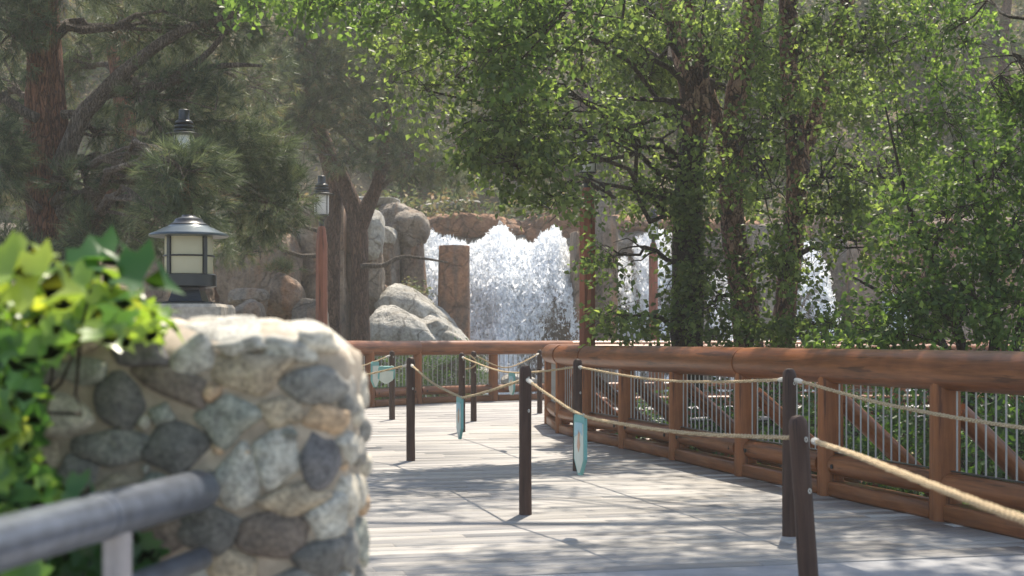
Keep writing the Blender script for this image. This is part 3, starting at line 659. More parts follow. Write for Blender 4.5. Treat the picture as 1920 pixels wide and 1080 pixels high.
# ------------------------------------------------------------------ bollards, ropes, hanging signs
def foot(px, py): d = 1.2 * F / (py - HY); return (px - CX) / F * d, d
GB = 'dark wooden rope bollards on the deck'
def bollard(x, y, label, top=1.02, lean=(0, 0), seed=0, hole=.93, r=.043):
    root = empty('rope_bollard', (x, y, 0), label, 'bollard', GB)
    prof = [(r * 1.02, 0), (r, .3), (r * .98, top * .6), (r * .98, top - .05), (r * .9, top - .025), (r * .6, top - .006), (0.004, top)]
    n = 18; V = []; a = np.arange(n) * 2 * PI / n
    zz = [];
    for q in range(24): zz.append((np.interp(q / 23 * (top - .05), [p[1] for p in prof[:4]], [p[0] for p in prof[:4]]), q / 23 * (top - .05)))
    zz += prof[4:]
    mb = MB(); mb.lathe(zz, (0, 0, 0), n); V = mb.v[0]
    nn = fbm(V * np.array([22, 22, 4]) + seed * 9, 3, seed); V[:, :2] *= (1 + nn * .06)[:, None]
    mb.v[0] = V
    mb.build('post', M['bollard'], root)
    for hz in (hole, hole - .22):
        m2 = MB(); ring = [(r * .55 + 0.005 * math.cos(t), -r * .87, hz + 0.009 * math.sin(t)) for t in np.linspace(0, 2 * PI, 13)]
        m2.tube(ring, .0032, 5, caps=False); m2.build('rope_eye', M['white_rope'], root)
        m2 = MB(); m2.tube([(r * .55, -r * .7, hz), (r * .55, -r * .89, hz)], .007, 8); m2.build('eye_hole_shade', M['dark'], root)  # dark plug painting the shade inside the eye
    root.rotation_euler = (lean[1], lean[0], 0)
    return root
A_ = foot(985, 965); B_ = foot(770, 864); C_ = foot(735, 787); D_ = foot(866, 810); E_ = foot(888, 790); F_ = foot(1012, 775); G_ = foot(1083, 883); H_ = foot(1480, 1005)
I_ = (1.285, 6.1)
bollard(*A_, 'upright dark bollard alone in the middle of the deck, joined by two ropes', seed=1)
bollard(*B_, 'dark bollard nearest the right end of the stone wall', seed=2)
bollard(*C_, 'thin looking bollard at the far end with a curved rope going behind the stone wall', seed=3)
bollard(*D_, 'far bollard beside the narrow edge-on teal board', seed=4)
bollard(*E_, 'far bollard with a pale loose rope end looped beside it', seed=5)
bollard(*F_, 'farthest bollard just before the turned end of the near railing', seed=6)
bollard(*G_, 'dark bollard directly behind the large teal hanging board', seed=7)
bollard(*H_, 'straight bollard standing behind the leaning one', seed=8)
bollard(I_[0], I_[1], 'stout leaning bollard closest to the camera with thick white rope whipping', top=.875, lean=(-.07, 0), seed=9, hole=.77, r=.042)
mb = MB()
GR = 'ropes strung between the bollards'
def rope(pts, label, r=.0105, ends=(True, True)):
    P = np.array(pts, float)
    # smooth through the control points (catmull-rom)
    Q = np.concatenate([[2 * P[0] - P[1]], P, [2 * P[-1] - P[-2]]]); out = []
    for k in range(len(P) - 1):
        p0, p1, p2, p3 = Q[k:k + 4]
        for t in np.linspace(0, 1, 14, endpoint=False):
            out.append(.5 * ((2 * p1) + (-p0 + p2) * t + (2 * p0 - 5 * p1 + 4 * p2 - p3) * t * t + (-p0 + 3 * p1 - 3 * p2 + p3) * t ** 3))
    out.append(P[-1]); out = np.array(out)
    # three laid strands twisted round each other
    seg = np.linalg.norm(np.diff(out, axis=0), axis=1); s = np.concatenate([[0], np.cumsum(seg)])
    n = int(s[-1] / .03) + 2; ss = np.linspace(0, s[-1], n); C = np.stack([np.interp(ss, s, out[:, q]) for q in range(3)], 1)
    T = np.gradient(C, axis=0); T /= np.linalg.norm(T, axis=1)[:, None]; U = np.cross(T, (0, 0, 1.0)); U /= np.linalg.norm(U, axis=1)[:, None]; W = np.cross(T, U)
    mb = MB()
    for k in range(3):
        a = ss / .11 * 2 * PI + k * 2 * PI / 3
        mb.tube(C + (np.cos(a)[:, None] * U + np.sin(a)[:, None] * W) * r * .5, r * .62, 6)
    root = mb.build('rope', M['rope']); tag(root, label, 'rope', GR)
    for e, k in ((0, 0), (1, -1)):
        if ends[e]:
            q0, q1 = (C[0], C[4]) if e == 0 else (C[-1], C[-5])
            m2 = MB(); u_ = (q1 - q0) / np.linalg.norm(q1 - q0)
            m2.tube([q0 + u_ * .0, q0 + u_ * .03, q0 + u_ * .06, q0 + u_ * .1], [r * 1.2, r * 1.5, r * 1.45, r * 1.1], 8, jit=.3); m2.build('whipping', M['white_rope'], root)
    return root
def between(a, za, b, zb, tz, ra=.045, rb=.045):
    a = np.array(a); b = np.array(b); u_ = (b - a) / np.linalg.norm(b - a); a2 = a + u_ * ra; b2 = b - u_ * rb
    L = [(a2[0], a2[1], za)] + [(*(a2 + (b2 - a2) * t), z) for t, z in tz] + [(b2[0], b2[1], zb)]
    return L
rope(between(B_, .94, A_, .92, [(.25, .80), (.5, .725), (.56, .722), (.75, .80)]), 'rope with the edge-on teal board, sagging to the middle bollard')
rope(between(A_, .92, I_, .77, [(.12, .83), (.27, .735), (.45, .715), (.7, .72)]), 'rope with the large teal board, running to the leaning bollard')
rope([(I_[0] - .0, I_[1] - .05, .765), (1.21, 5.0, .79), (1.14, 4.1, .806), (1.12, 3.1, .805), (1.12, 2.5, .83)], 'thick near rope coming from the leaning bollard out of the picture', .0115)
rope([(H_[0] + .03, H_[1] - .04, .95), (2.0, 7.6, .85), (2.34, 6.5, .793), (2.7, 5.3, .80), (2.95, 4.5, .86)], 'rope rising from the straight bollard past the near railing posts')
rope(between(G_, .944, H_, .95, [(.25, .905), (.5, .885), (.75, .905)]), 'long nearly level rope in front of the near handrail')
rope(between(D_, .96, G_, .944, [(.3, .86), (.5, .83), (.75, .87)]), 'far rope with a small pale green board passing behind the middle bollard')
rope(between(E_, .96, F_, .96, [(.3, .8), (.5, .76), (.75, .84)]), 'short far rope sagging between the two farthest bollards')
rope(between(C_, .95, (-3.4, 19.0), .95, [(.25, .80), (.5, .76), (.75, .82)]), 'far curved rope disappearing behind the stone wall')
rope(between(B_, .94, (-3.2, 17.2), .95, [(.3, .80), (.55, .77), (.75, .82)]), 'rope with tilted pale board running behind the stone wall')
t_ = np.linspace(0, 1, 9); rope([(E_[0] - .05 + .09 * math.sin(q * 4), E_[1] - .08, .96 - .26 * q + .2 * max(0, q - .7)) for q in t_], 'loose pale rope end hooked beside a far bollard', .012, (False, False))
GS = 'small painted boards hung from the ropes'
def sign(c, rd, h, wdt, label, tilt=0, face='cream', pict=True):
    """pointed board hanging in the plane of its rope; c = point on the rope, rd = rope direction (xy)"""
    rz = math.atan2(rd[1], rd[0]); root = empty('hanging_sign', c, label, 'hanging board', GS, rz)
    root.rotation_euler = (tilt, 0, rz)
    def slab(pts, y0, y1):
        n = len(pts); V = [(x, y0, z) for x, z in pts] + [(x, y1, z) for x, z in pts]
        return V, [tuple(range(n)), tuple(range(2 * n - 1, n - 1, -1))] + [(k, k + n, (k + 1) % n + n, (k + 1) % n) for k in range(n)]
    hw = wdt / 2
    out = [(-hw, -.0), (-hw * .85, .02), (hw * .85, .02), (hw, 0), (hw, -h * .72), (hw * .25, -h), (-hw * .25, -h), (-hw, -h * .72)][::-1]
    mb = MB(); mb.add(*slab(out, -.009, .009)); mb.build('board', M['teal'], root, smooth=False)
    s = .82
    inn = [(x * s, -.035 + (z + .0) * .86) for x, z in [(-hw, 0), (hw, 0), (hw, -h * .72), (hw * .2, -h), (-hw * .2, -h), (-hw, -h * .72)]][::-1]
    for sg in (-1, 1):
        mb = MB(); V, Fc = slab(inn, .0095 * sg, .012 * sg); mb.add(V, Fc); mb.build('face_panel', M[face], root, smooth=False)
        if pict:
            mb = MB(); pp = [(-.22, -.5), (.02, -.6), (.25, -.46), (.1, -.36), (.22, -.25), (.0, -.2), (-.1, -.34)]
            V, Fc = slab([(x * hw * 1.2, z * h) for x, z in pp], .0122 * sg, .0145 * sg); mb.add(V, Fc); mb.build('painted_picture', M['orange'], root, smooth=False)
            mb = MB(); V, Fc = slab([(x * hw, z * h) for x, z in [(-.7, -.08), (.7, -.08), (.7, -.3), (.2, -.24), (-.7, -.34)]], .0122 * sg, .0145 * sg); mb.add(V, Fc); mb.build('painted_sky', M['blueface'], root, smooth=False)
    for sx in (-.6, .6):
        mb = MB(); mb.tube([(sx * hw + .016 * math.cos(q), 0, .012 + .016 * math.sin(q)) for q in np.linspace(0, 2 * PI, 9)], .003, 5, caps=False); mb.build('hanging_loop', M['white_rope'], root)
    return root
ab = np.array(A_) - np.array(B_); p = np.array(B_) + ab * .52; sign((p[0], p[1], .70), ab, .33, .2, 'narrow looking teal board hung between the two middle bollards')
ai = np.array(I_) - np.array(A_); p = np.array(A_) + ai * .275; sign((p[0], p[1], .715), ai, .35, .18, 'large pointed teal board with cream face and orange picture, nearest of the boards')
dg = np.array(G_) - np.array(D_); p = np.array(D_) + dg * .52; sign((p[0], p[1], .81), dg, .22, .24, 'small pale green board on the far rope')
p = at(725, 690, 16.0); sign(tuple(p), (1.0, .35), .17, .19, 'tilted pale board seen against the far railing beside the stone wall', tilt=.25, pict=False)
p = at(703, 681, 19.5); sign(tuple(p), (.35, 1.0), .33, .24, 'edge-on pale board on the curved far rope by the wall', pict=False)

# ------------------------------------------------------------------ lamps
def lantern(base, s, label, group=None):
    """round-roofed lantern on a pier"""
    root = empty('lantern', base, label, 'lantern', group)
    mb = MB(); mb.lathe([(.20, 0), (.205, .012), (.15, .02), (.135, .05), (.12, .09), (.125, .105)], n=4, rot=PI / 4); mb.box((0, 0, .006), (.38, .38, .012)); mb.build('foot', M['black'], root, smooth=False)
    mb = MB(); mb.lathe([(.14, .105), (.172, .115), (.172, .185), (.16, .192)], n=28); mb.build('base_ring', M['black'], root)
    mb = MB(); mb.lathe([(.148, .19), (.15, .2), (.15, .415), (.148, .43)], n=32); mb.build('glass', M['glass'], root)
    mb = MB()
    for k in range(4):
        a = PI / 4 + k * PI / 2 + .12; mb.box((.156 * math.cos(a), .156 * math.sin(a), .31), (.014, .028, .24), a)
    for zz in (.305,): 
        ring = [(.157 * math.cos(t), .157 * math.sin(t), zz) for t in np.linspace(0, 2 * PI, 33)]; mb.tube(ring, .006, 6, caps=False)
    mb.build('cage', M['black'], root)
    mb = MB(); mb.lathe([(.15, .425), (.245, .428), (.25, .434), (.245, .444), (.2, .462), (.16, .482), (.13, .493), (.125, .5)], n=36); mb.build('roof', M['lantern_roof'], root)
    mb = MB(); mb.lathe([(.118, .498), (.12, .506), (.095, .52), (.085, .54), (.05, .553), (.045, .556), (.04, .566), (.0, .57)], n=28); mb.build('roof_cap', M['black'], root)
    return root
lx = (354 - 960) / F * 9.0
ZP = CAMZ - (571 - HY) / F * 9.0
lantern((lx, 9.0, ZP), 1, 'black round-roofed lantern with cream glass on the concrete pier cap')
pier = empty('lamp_pier', (lx, 9.0, 0), 'stone pier with speckled concrete cap behind the stone wall', 'pier')
mb = MB(); mb.box((0, 0, ZP - .075), (.5, .5, .15), 0, .02); mb.build('cap', M['concrete'], pier, smooth=False)
P_, Fc_ = rock_mesh((.42, .42, ZP - .14), 77, boxy=14, planes=0, amp=.02); npmesh('shaft', P_ + (0, 0, (ZP - .15) / 2), Fc_, M['rock_grey'], pier, smooth=True)
GL = 'lamps on pointed wooden posts'
def post_lamp(px, d, ytop_post, ztop, label, w_post, zbase=0.0, s=1.0, dark=False):
    x = (px - CX) / F * d; root = empty('post_lamp', (x, d, zbase), label, 'post lamp', GL)
    zt = CAMZ - (ytop_post - HY) / F * d - zbase
    mb = MB(); w2 = w_post / 2; mb.lathe([(w2 * 1.05, 0), (w2, 1), (w2 * .97, zt - .3), (w2 * .7, zt - .05), (w2 * .5, zt)], n=8, rot=PI / 8)
    mb.build('post', M['lamppost'], root, sharp=20)
    mb = MB(); mb.lathe([(.05 * s, zt), (.05 * s, zt + .1 * s), (.085 * s, zt + .14 * s), (.1 * s, zt + .18 * s), (.14 * s, zt + .2 * s), (.14 * s, zt + .215 * s)], n=16); mb.build('stem', M['black'], root)
    z = zt + .215 * s
    mb = MB(); mb.lathe([(.12 * s, z), (.135 * s, z + .05 * s), (.14 * s, z + .36 * s), (.13 * s, z + .37 * s)], n=24); mb.build('glass', M['glass_white'], root)
    mb = MB()
    for k in range(4):
        a = k * PI / 2 + .9; mb.tube([(.145 * s * math.cos(a), .145 * s * math.sin(a), z), (.147 * s * math.cos(a), .147 * s * math.sin(a), z + .37 * s)], .009 * s, 6)
    mb.build('cage', M['black'], root)
    mb = MB(); z2 = z + .37 * s; mb.lathe([(.13 * s, z2), (.25 * s, z2 + .005), (.25 * s, z2 + .015 * s), (.15 * s, z2 + .04 * s), (.14 * s, z2 + .05 * s)], n=28); mb.build('roof', M['black'], root)
    mb = MB(); z3 = z2 + .05 * s
    for k in range(3): mb.lathe([(.1 * s, z3 + .055 * k * s), (.145 * s - .01 * k * s, z3 + .055 * k * s + .005), (.14 * s - .01 * k * s, z3 + .055 * k * s + .03 * s), (.1 * s, z3 + .055 * k * s + .045 * s)], n=24)
    mb.lathe([(.09 * s, z3 + .16 * s), (.075 * s, z3 + .18 * s), (.075 * s, z3 + .3 * s), (.06 * s, z3 + .31 * s)], n=18)
    mb.build('finned_top', M['black'], root)
    return root
post_lamp(603, 24, 424, 0, 'pointed rust brown lamp post standing before the forked pine', .205, s=.9)
post_lamp(1101, 17.15, 352, 0, 'tall rust brown lamp post rising from the near railing into leaves', .205, s=.85, zbase=-.2)
post_lamp(1225, 31.0, 455, 0, 'thin looking rust post lamp in front of the fall behind birches', .21, zbase=-1, s=.8)
post_lamp(345, 14.2, 333, 0, 'dark topped post lamp almost buried in pine boughs', .15, s=.72)

# ------------------------------------------------------------------ foreground stone wall
WY0, WY1, WX1, WR = 2.7, 3.1, -.32, .08
S_FLAT = WX1 - WR; S_ARC = WR * PI / 2
def wall_pt(s):
    """point and outward normal at arc position s (s = X on the flat front)"""
    if s <= S_FLAT: return (s, WY0), (0, -1)
    if s <= S_FLAT + S_ARC:
        a = (s - S_FLAT) / WR; return (S_FLAT + WR * math.sin(a), WY0 + WR - WR * math.cos(a)), (math.sin(a), -math.cos(a))
    q = s - S_FLAT - S_ARC; side = WY1 - WY0 - 2 * WR
    if q <= side: return (WX1, WY0 + WR + q), (1, 0)
    q -= side
    if q <= S_ARC:
        a = q / WR; return (S_FLAT + WR * math.cos(a), WY1 - WR + WR * math.sin(a)), (math.cos(a), math.sin(a))
    q -= S_ARC; return (S_FLAT - q, WY1), (0, 1)
wall = empty('stone_wall', (-.9, 2.9, 0), 'blurred fieldstone wall with tan mortar and sunlit top close to the camera', 'wall')
smax = S_FLAT + S_ARC * 2 + (WY1 - WY0 - 2 * WR) + (1.8 + S_FLAT)
ss = np.arange(-1.8, smax, .012); zz = list(np.arange(-.05, 1.17, .012)); ztop = 1.172
rows = []
pts = [wall_pt(s) for s in ss]; PP = np.array([p[0] for p in pts]); NN = np.array([p[1] for p in pts])
for z in zz: rows.append(np.column_stack([PP, np.full(len(ss), z)]))
def mound(x, y):
    q = np.stack([x * 9, y * 9, x * 0], 1); return fbm(q, 3, 4) * .010 - .018 * np.clip((x + .46) / .14, 0, 1) ** 2
for inset, z in ((.006, 1.178), (.02, 1.19), (.05, 1.206), (.09, 1.222), (.14, 1.234), (.2, 1.238)):
    x = np.minimum(PP[:, 0], WX1 - inset); y = np.clip(PP[:, 1], WY0 + inset, WY1 - inset)
    rows.append(np.column_stack([x, y, z + mound(x, y) * min(1, inset / .03)]))
V = np.concatenate(rows); nn = fbm(V * 16, 4, 3); nS = len(ss)
NNr = np.tile(NN, (len(rows), 1)); lim = np.repeat(np.array([1.0] * len(zz) + [.3] * 6), nS)
V[:, :2] += NNr * (nn * .007 * lim)[:, None]
i, j = np.meshgrid(np.arange(nS - 1), np.arange(len(rows) - 1)); k = (j * nS + i).ravel()
o = npmesh('mortar', V, np.stack([k, k + 1, k + nS + 1, k + nS], 1), M['mortar'], wall, smooth=True); keep_under(o, wall)
SV = []; SF = []; SC = []; sn = 0
def stone(s, z, w_, h_, ang_, col, seed, dome=.015, top=False):
    global sn
    r = np.random.default_rng(seed + 500); rings = 9; n = 34
    a = np.arange(n) * 2 * PI / n
    ph = r.uniform(0, 6.3, 4); amp = r.uniform(.01, .045, 4)
    k_ = r.uniform(2.6, 6.5)
    nk = int(r.integers(4, 7)); fk = np.arange(nk) * 2 * PI / nk + r.normal(0, .22, nk) + r.uniform(0, 6.3); dk_ = r.uniform(.78, 1.0, nk)
    rad = (np.maximum(np.cos(a[:, None] - fk[None]), .02) / dk_[None]) ** 9; rad = rad.sum(1) ** (-1 / 9)
    rad = np.minimum(rad / rad.mean() * 1.02, 1.3)
    for q in range(4): rad = rad * (1 + amp[q] * np.sin((q + 1) * a + ph[q]))
    ca, sa = math.cos(ang_), math.sin(ang_); tl = r.normal(0, .15, 2)
    V = []
    for rg in range(rings + 1):
        t = rg / rings; lx_ = np.cos(a) * rad * t * w_ / 2; lz = np.sin(a) * rad * t * h_ / 2
        ht = dome * (1 - t ** 3.2) + np.where(t > .93, -.012, 0) + (lx_ * tl[0] + lz * tl[1]) * (1 - t * .5)
        X_ = lx_ * ca - lz * sa; Z_ = lx_ * sa + lz * ca
        V.append(np.stack([X_, Z_, ht], 1))
    V = np.concatenate(V); nz = fbm(np.stack([V[:, 0] * 26 + seed, V[:, 1] * 26, V[:, 2] * 0], 1), 4, seed)
    V[:, 2] += nz * .009 + .004
    W = np.zeros_like(V)
    if not top:
        for q in range(len(V)):
            p_, n_ = wall_pt(s + V[q, 0]); W[q] = (p_[0] + n_[0] * V[q, 2], p_[1] + n_[1] * V[q, 2], z + V[q, 1])
    else:
        x = s + V[:, 0]; y = z + V[:, 1]; e = np.minimum(np.minimum(y - WY0, WY1 - y), WX1 - x)
        b = np.interp(e, [-.03, 0, .006, .02, .05, .09, .14, .2], [1.14, 1.165, 1.178, 1.19, 1.206, 1.222, 1.234, 1.238]) + mound(x, y)
        W = np.stack([x, y, b + V[:, 2] * .8], 1)
    SV.append(W); 
    i, j = np.meshgrid(np.arange(n), np.arange(rings)); i = i.ravel(); j = j.ravel()
    Q = np.stack([j * n + i, (j + 1) * n + i, (j + 1) * n + (i + 1) % n, j * n + (i + 1) % n], 1) + sn
    SF.append(Q); SC.append(np.tile(np.array([*col, 1.0]) * (1.14, 1.12, 1.08, 1), (len(V), 1))); sn += len(V)
dk = (.12, .115, .107); md = (.19, .183, .168); lg = (.36, .345, .305); tn = (.34, .28, .205); gg = (.25, .255, .22); bn = (.15, .12, .1); pl = (.46, .42, .35); sl_ = (.125, .118, .12); og = (.4, .28, .18)
ST = [(262, 662, 105, 42, 0, sl_), (360, 672, 88, 62, -40, lg), (160, 697, 82, 50, 0, gg), (228, 753, 92, 88, 10, dk), (318, 720, 140, 52, 24, bn), (467, 697, 140, 66, -6, tn),
      (100, 772, 140, 64, 2, pl), (303, 776, 38, 38, 0, gg), (425, 784, 95, 82, 6, gg), (588, 722, 118, 62, 0, md), (527, 774, 78, 50, 0, tn), (617, 786, 80, 50, 8, og),
      (212, 840, 135, 62, 0, md), (336, 838, 108, 86, -25, dk), (522, 852, 84, 96, 8, lg), (604, 860, 72, 96, 0, sl_), (448, 902, 84, 100, 8, lg), (560, 938, 122, 52, -8, tn),
      (512, 1002, 120, 84, 5, bn), (392, 990, 112, 84, 10, dk), (624, 976, 84, 78, 0, lg), (148, 884, 76, 52, 0, md), (610, 1048, 130, 62, -6, dk), (436, 1066, 92, 66, 10, tn),
      (286, 1006, 118, 84, -10, bn), (300, 922, 80, 56, 20, gg), (215, 922, 74, 60, 0, tn), (60, 850, 100, 60, 0, tn), (70, 690, 90, 60, 0, md), (560, 1095, 90, 60, 0, md), (330, 1090, 110, 60, 0, lg),
      (170, 1010, 100, 80, 0, md), (60, 940, 110, 80, 0, bn), (50, 1050, 110, 90, 0, lg), (500, 1120, 100, 50, 0, dk), (230, 1080, 80, 50, 0, pl), (545, 656, 100, 42, 0, lg), (455, 648, 84, 30, -5, lg), (150, 640, 90, 32, 0, tn),
      (600, 640, 70, 40, 10, pl), (372, 905, 46, 44, 0, dk), (540, 815, 36, 20, 0, gg), (395, 735, 34, 30, 0, og), (650, 1110, 60, 50, 0, lg)]
for q, (px, py, w_, h_, an, col) in enumerate(ST):
    stone((px - CX) / F * WY0, CAMZ - (py - HY) / F * WY0, w_ / F * WY0 * 1.2, h_ / F * WY0 * 1.2, -math.radians(an), col, q)
# stones that wrap the rounded end and the far side face
rs = np.random.default_rng(5); cols = [lg, tn, pl, lg, og, gg, pl, md]
for col_i, s0 in enumerate((-.262, -.14, -.02, .10)):
    z = 1.13 - .04 * (col_i % 2)
    while z > .2:
        h_ = rs.uniform(.055, .1); w_ = rs.uniform(.095, .125)
        stone(s0 + rs.uniform(-.008, .008), z - h_ / 2, w_, h_ * .95, rs.uniform(-.15, .15), cols[int(rs.integers(len(cols)))], 100 + int(z * 1000) + col_i); z -= h_ + .014
# lower rows below the frame and left
for z in np.arange(.1, .66, .095):
    x = -1.7
    while x < -.42:
        w_ = rs.uniform(.09, .14); stone(x + w_ / 2, z, w_, rs.uniform(.07, .088), rs.uniform(-.2, .2), cols[int(rs.integers(len(cols)))], 900 + int(x * 97) + int(z * 500)); x += w_ + .012
for z in np.arange(.7, 1.16, .095):
    x = -1.7
    while x < -1.0:
        w_ = rs.uniform(.09, .14); stone(x + w_ / 2, z, w_, rs.uniform(.07, .088), rs.uniform(-.2, .2), cols[int(rs.integers(len(cols)))], 1900 + int(x * 97) + int(z * 500)); x += w_ + .012
# chinking: small stones pressed into the wide joints
taken = [((px - CX) / F * WY0, CAMZ - (py - HY) / F * WY0, max(w_, h_) / F * WY0 * .42) for (px, py, w_, h_, an, col) in ST]
for q in range(2600):
    x = rs.uniform(-1.2, -.30); z = rs.uniform(.7, 1.15); r0 = rs.uniform(.008, .024)
    if all((x - a) ** 2 + (z - b) ** 2 > (c + r0 + .004) ** 2 for a, b, c in taken):
        taken.append((x, z, r0)); stone(x, z, r0 * rs.uniform(1.8, 2.6), r0 * 1.9, rs.uniform(-1, 1), cols[int(rs.integers(len(cols)))], 5000 + q, dome=.008)
# top stones, colours lifted to stand for the sun on them
for (x, y, w_, h_, an, col) in [(-.41, 2.80, .15, .13, 0, pl), (-.40, 2.95, .14, .14, .3, lg), (-.56, 2.79, .15, .13, .1, lg), (-.57, 2.95, .17, .15, -.2, pl), (-.74, 2.80, .17, .14, 0, pl), (-.74, 2.97, .15, .15, .4, tn),
                                (-.93, 2.79, .16, .13, 0, lg), (-.92, 2.96, .18, .15, 0, pl), (-1.1, 2.85, .14, .2, 0, tn), (-1.28, 2.82, .16, .15, 0, pl), (-1.3, 2.99, .16, .14, 0, lg), (-1.5, 2.9, .2, .22, 0, lg), (-.36, 3.04, .08, .08, 0, tn)]:
    stone(x, y, w_, h_, an, tuple(c * 1.15 for c in col), int(abs(x) * 1000), dome=.007, top=True)
o = npmesh('stones', np.concatenate(SV), np.concatenate(SF), M['stones'], wall, smooth=True); keep_under(o, wall)
ca_ = o.data.attributes.new('col', 'FLOAT_COLOR', 'POINT'); ca_.data.foreach_set('color', np.concatenate(SC).astype(np.float32).ravel())

# ------------------------------------------------------------------ pipe handrail
pr = empty('pipe_handrail', (-.6, 2.4, 0), 'blurred blue grey painted pipe handrail ending at the stone wall', 'handrail')
e1 = np.array([(382 - CX) / F * 2.64, 2.64, .921]); e0 = np.array([-.695, 1.94, .921]); dv = (e0 - e1) / np.linalg.norm(e0 - e1)
far_end = e1 + dv * 2.2
mb = MB(); ts = [0, .006, .018, .035]; rr_ = [.016, .028, .035, .0375]
mb.tube([e1 + dv * (t - .01) for t in ts] + [e1 + dv * .3, e1 + dv * 1.0, far_end], rr_ + [.0375] * 3, 28); o = mb.build('top_rail', M['pipe'], pr, sharp=60); keep_under(o, pr)
mb = MB(); mb.tube([e1 + dv * .41, e1 + dv * .43], .0388, 28); o = mb.build('joint_ring', M['pipe'], pr); keep_under(o, pr)
for k in (.36, 1.5):
    p = e1 + dv * k; mb = MB(); mb.tube([(p[0], p[1], 0), (p[0], p[1], .89)], .0235, 20); o = mb.build('post', M['pipepost'], pr); keep_under(o, pr)
l1 = e1 + (0, 0, -.127); mb = MB(); mb.tube([l1, l1 + dv * .01, l1 + dv * 1.0, l1 + dv * 2.2], [.016, .021, .021, .021], 20); o = mb.build('lower_rail', M['pipe'], pr, sharp=60); keep_under(o, pr)

# ------------------------------------------------------------------ foliage generators
def rotate_basis(D, r):
    """random unit normal perpendicular to directions D"""
    Rr = r.normal(size=D.shape); Nn = Rr - (Rr * D).sum(1)[:, None] * D; return Nn / (np.linalg.norm(Nn, axis=1)[:, None] + 1e-9)
def leaf_sprays(C, Dn, r, per=9, twig=.32, L=.06, W=.04, droop=.5, spread=.9):
    """C spray bases, Dn directions; returns verts, faces(4-corner), attr"""
    n = len(C); k = np.tile(np.arange(per), n); Cb = np.repeat(C, per, 0); Db = np.repeat(Dn, per, 0)
    t = (k + r.random(n * per)) / per; pos = Cb + Db * (t * twig)[:, None] + r.normal(0, twig * .1, (n * per, 3)); pos[:, 2] -= droop * .25 * twig * t ** 2
    side = rotate_basis(Db, r); ld = Db * .45 + side * spread; ld[:, 2] -= droop * r.random(n * per); ld /= np.linalg.norm(ld, axis=1)[:, None]
    nn = rotate_basis(ld, r); nn[:, 2] = np.abs(nn[:, 2]) + .35; nn -= (nn * ld).sum(1)[:, None] * ld; nn /= np.linalg.norm(nn, axis=1)[:, None]
    bi = np.cross(ld, nn); sc = r.uniform(.6, 1.25, n * per)[:, None]; l = L * sc; w_ = W * sc
    V = np.stack([pos, pos + ld * l * .45 + bi * w_ * .5 + nn * w_ * .12, pos + ld * l - nn * l * .12, pos + ld * l * .45 - bi * w_ * .5 + nn * w_ * .12], 1).reshape(-1, 3)
    b = (np.arange(n * per) * 4)[:, None]; Fc = np.concatenate([b + np.array([[0, 1, 2]]), b + np.array([[0, 2, 3]])])
    base = np.repeat(r.random(n), per); a = np.clip(.62 * base + .38 * r.random(n * per), 0, 1); return V, Fc, np.concatenate([a, a])
def needle_tufts(C, Dn, r, per=26, L=.15, W=.004, spread=.9, stem=.14):
    n = len(C); Cb = np.repeat(C, per, 0); Db = np.repeat(Dn, per, 0); t = r.random(n * per)
    pos = Cb + Db * (t * stem)[:, None]; side = rotate_basis(Db, r); q = r.uniform(.35, 1.0, n * per)[:, None]
    nd = Db * (1.1 - q * .5) + side * q * spread; nd[:, 2] -= .18 * r.random(n * per); nd /= np.linalg.norm(nd, axis=1)[:, None]; bi = rotate_basis(nd, r)
    l = (L * r.uniform(.7, 1.2, n * per))[:, None]
    V = np.stack([pos + bi * W, pos - bi * W, pos + nd * l], 1).reshape(-1, 3); Fc = (np.arange(n * per) * 3)[:, None] + np.array([[0, 1, 2]])
    base = np.repeat(r.random(n), per); a = np.clip(.8 * base + .2 * r.random(n * per), 0, 1); return V, Fc, a
def in_blob(c, rad, n, r, gap=.0, seed=0, gs=1.0):
    out = []
    m = 0
    while m < n:
        q = r.normal(size=(n * 2, 3)); q /= np.linalg.norm(q, axis=1)[:, None]; q *= (r.random(n * 2) ** .45)[:, None]
        P = np.array(c) + q * np.array(rad)
        if gap > 0:
            Pk = P[vnoise(P * gs, seed) > (gap * 2 - 1) * .6]
            if len(Pk) > len(P) * .15: P = Pk
        out.append(P); m += len(P)
    return np.concatenate(out)[:n]
def curve(a, b, r, sag=.12, n=7, wig=.06):
    a = np.array(a, float); b = np.array(b, float); t = np.linspace(0, 1, n)[:, None]; L = np.linalg.norm(b - a)
    P = a + (b - a) * t; P[:, 2] += (np.sin(t[:, 0] * PI) * sag * L); P[1:-1] += r.normal(0, wig * L / 3, (n - 2, 3)); return P
def twigs_mesh(A, B, rad, r):
    """thin three sided sticks from A to B with a bend, vectorised"""
    n = len(A); Mx = (A + B) / 2 + r.normal(0, .04, (n, 3)) * np.linalg.norm(B - A, axis=1)[:, None] * 2; Mx[:, 2] += .05 * np.linalg.norm(B - A, axis=1)
    D = B - A; D /= np.linalg.norm(D, axis=1)[:, None] + 1e-9; u_ = rotate_basis(D, r); v_ = np.cross(D, u_)
    V = []
    for q, (C, s) in enumerate(((A, 1), (Mx, .7), (B, .25))):
        for a in (0, 2.094, 4.189): V.append(C + (u_ * math.cos(a) + v_ * math.sin(a)) * rad * s)
    V = np.stack(V, 1).reshape(-1, 3); f = []
    for q in (0, 3):
        for k in range(3): f.append((q + k, q + (k + 1) % 3, q + 3 + (k + 1) % 3, q + 3 + k))
    return V, ((np.arange(n) * 9)[:, None, None] + np.array(f)[None]).reshape(-1, 4)

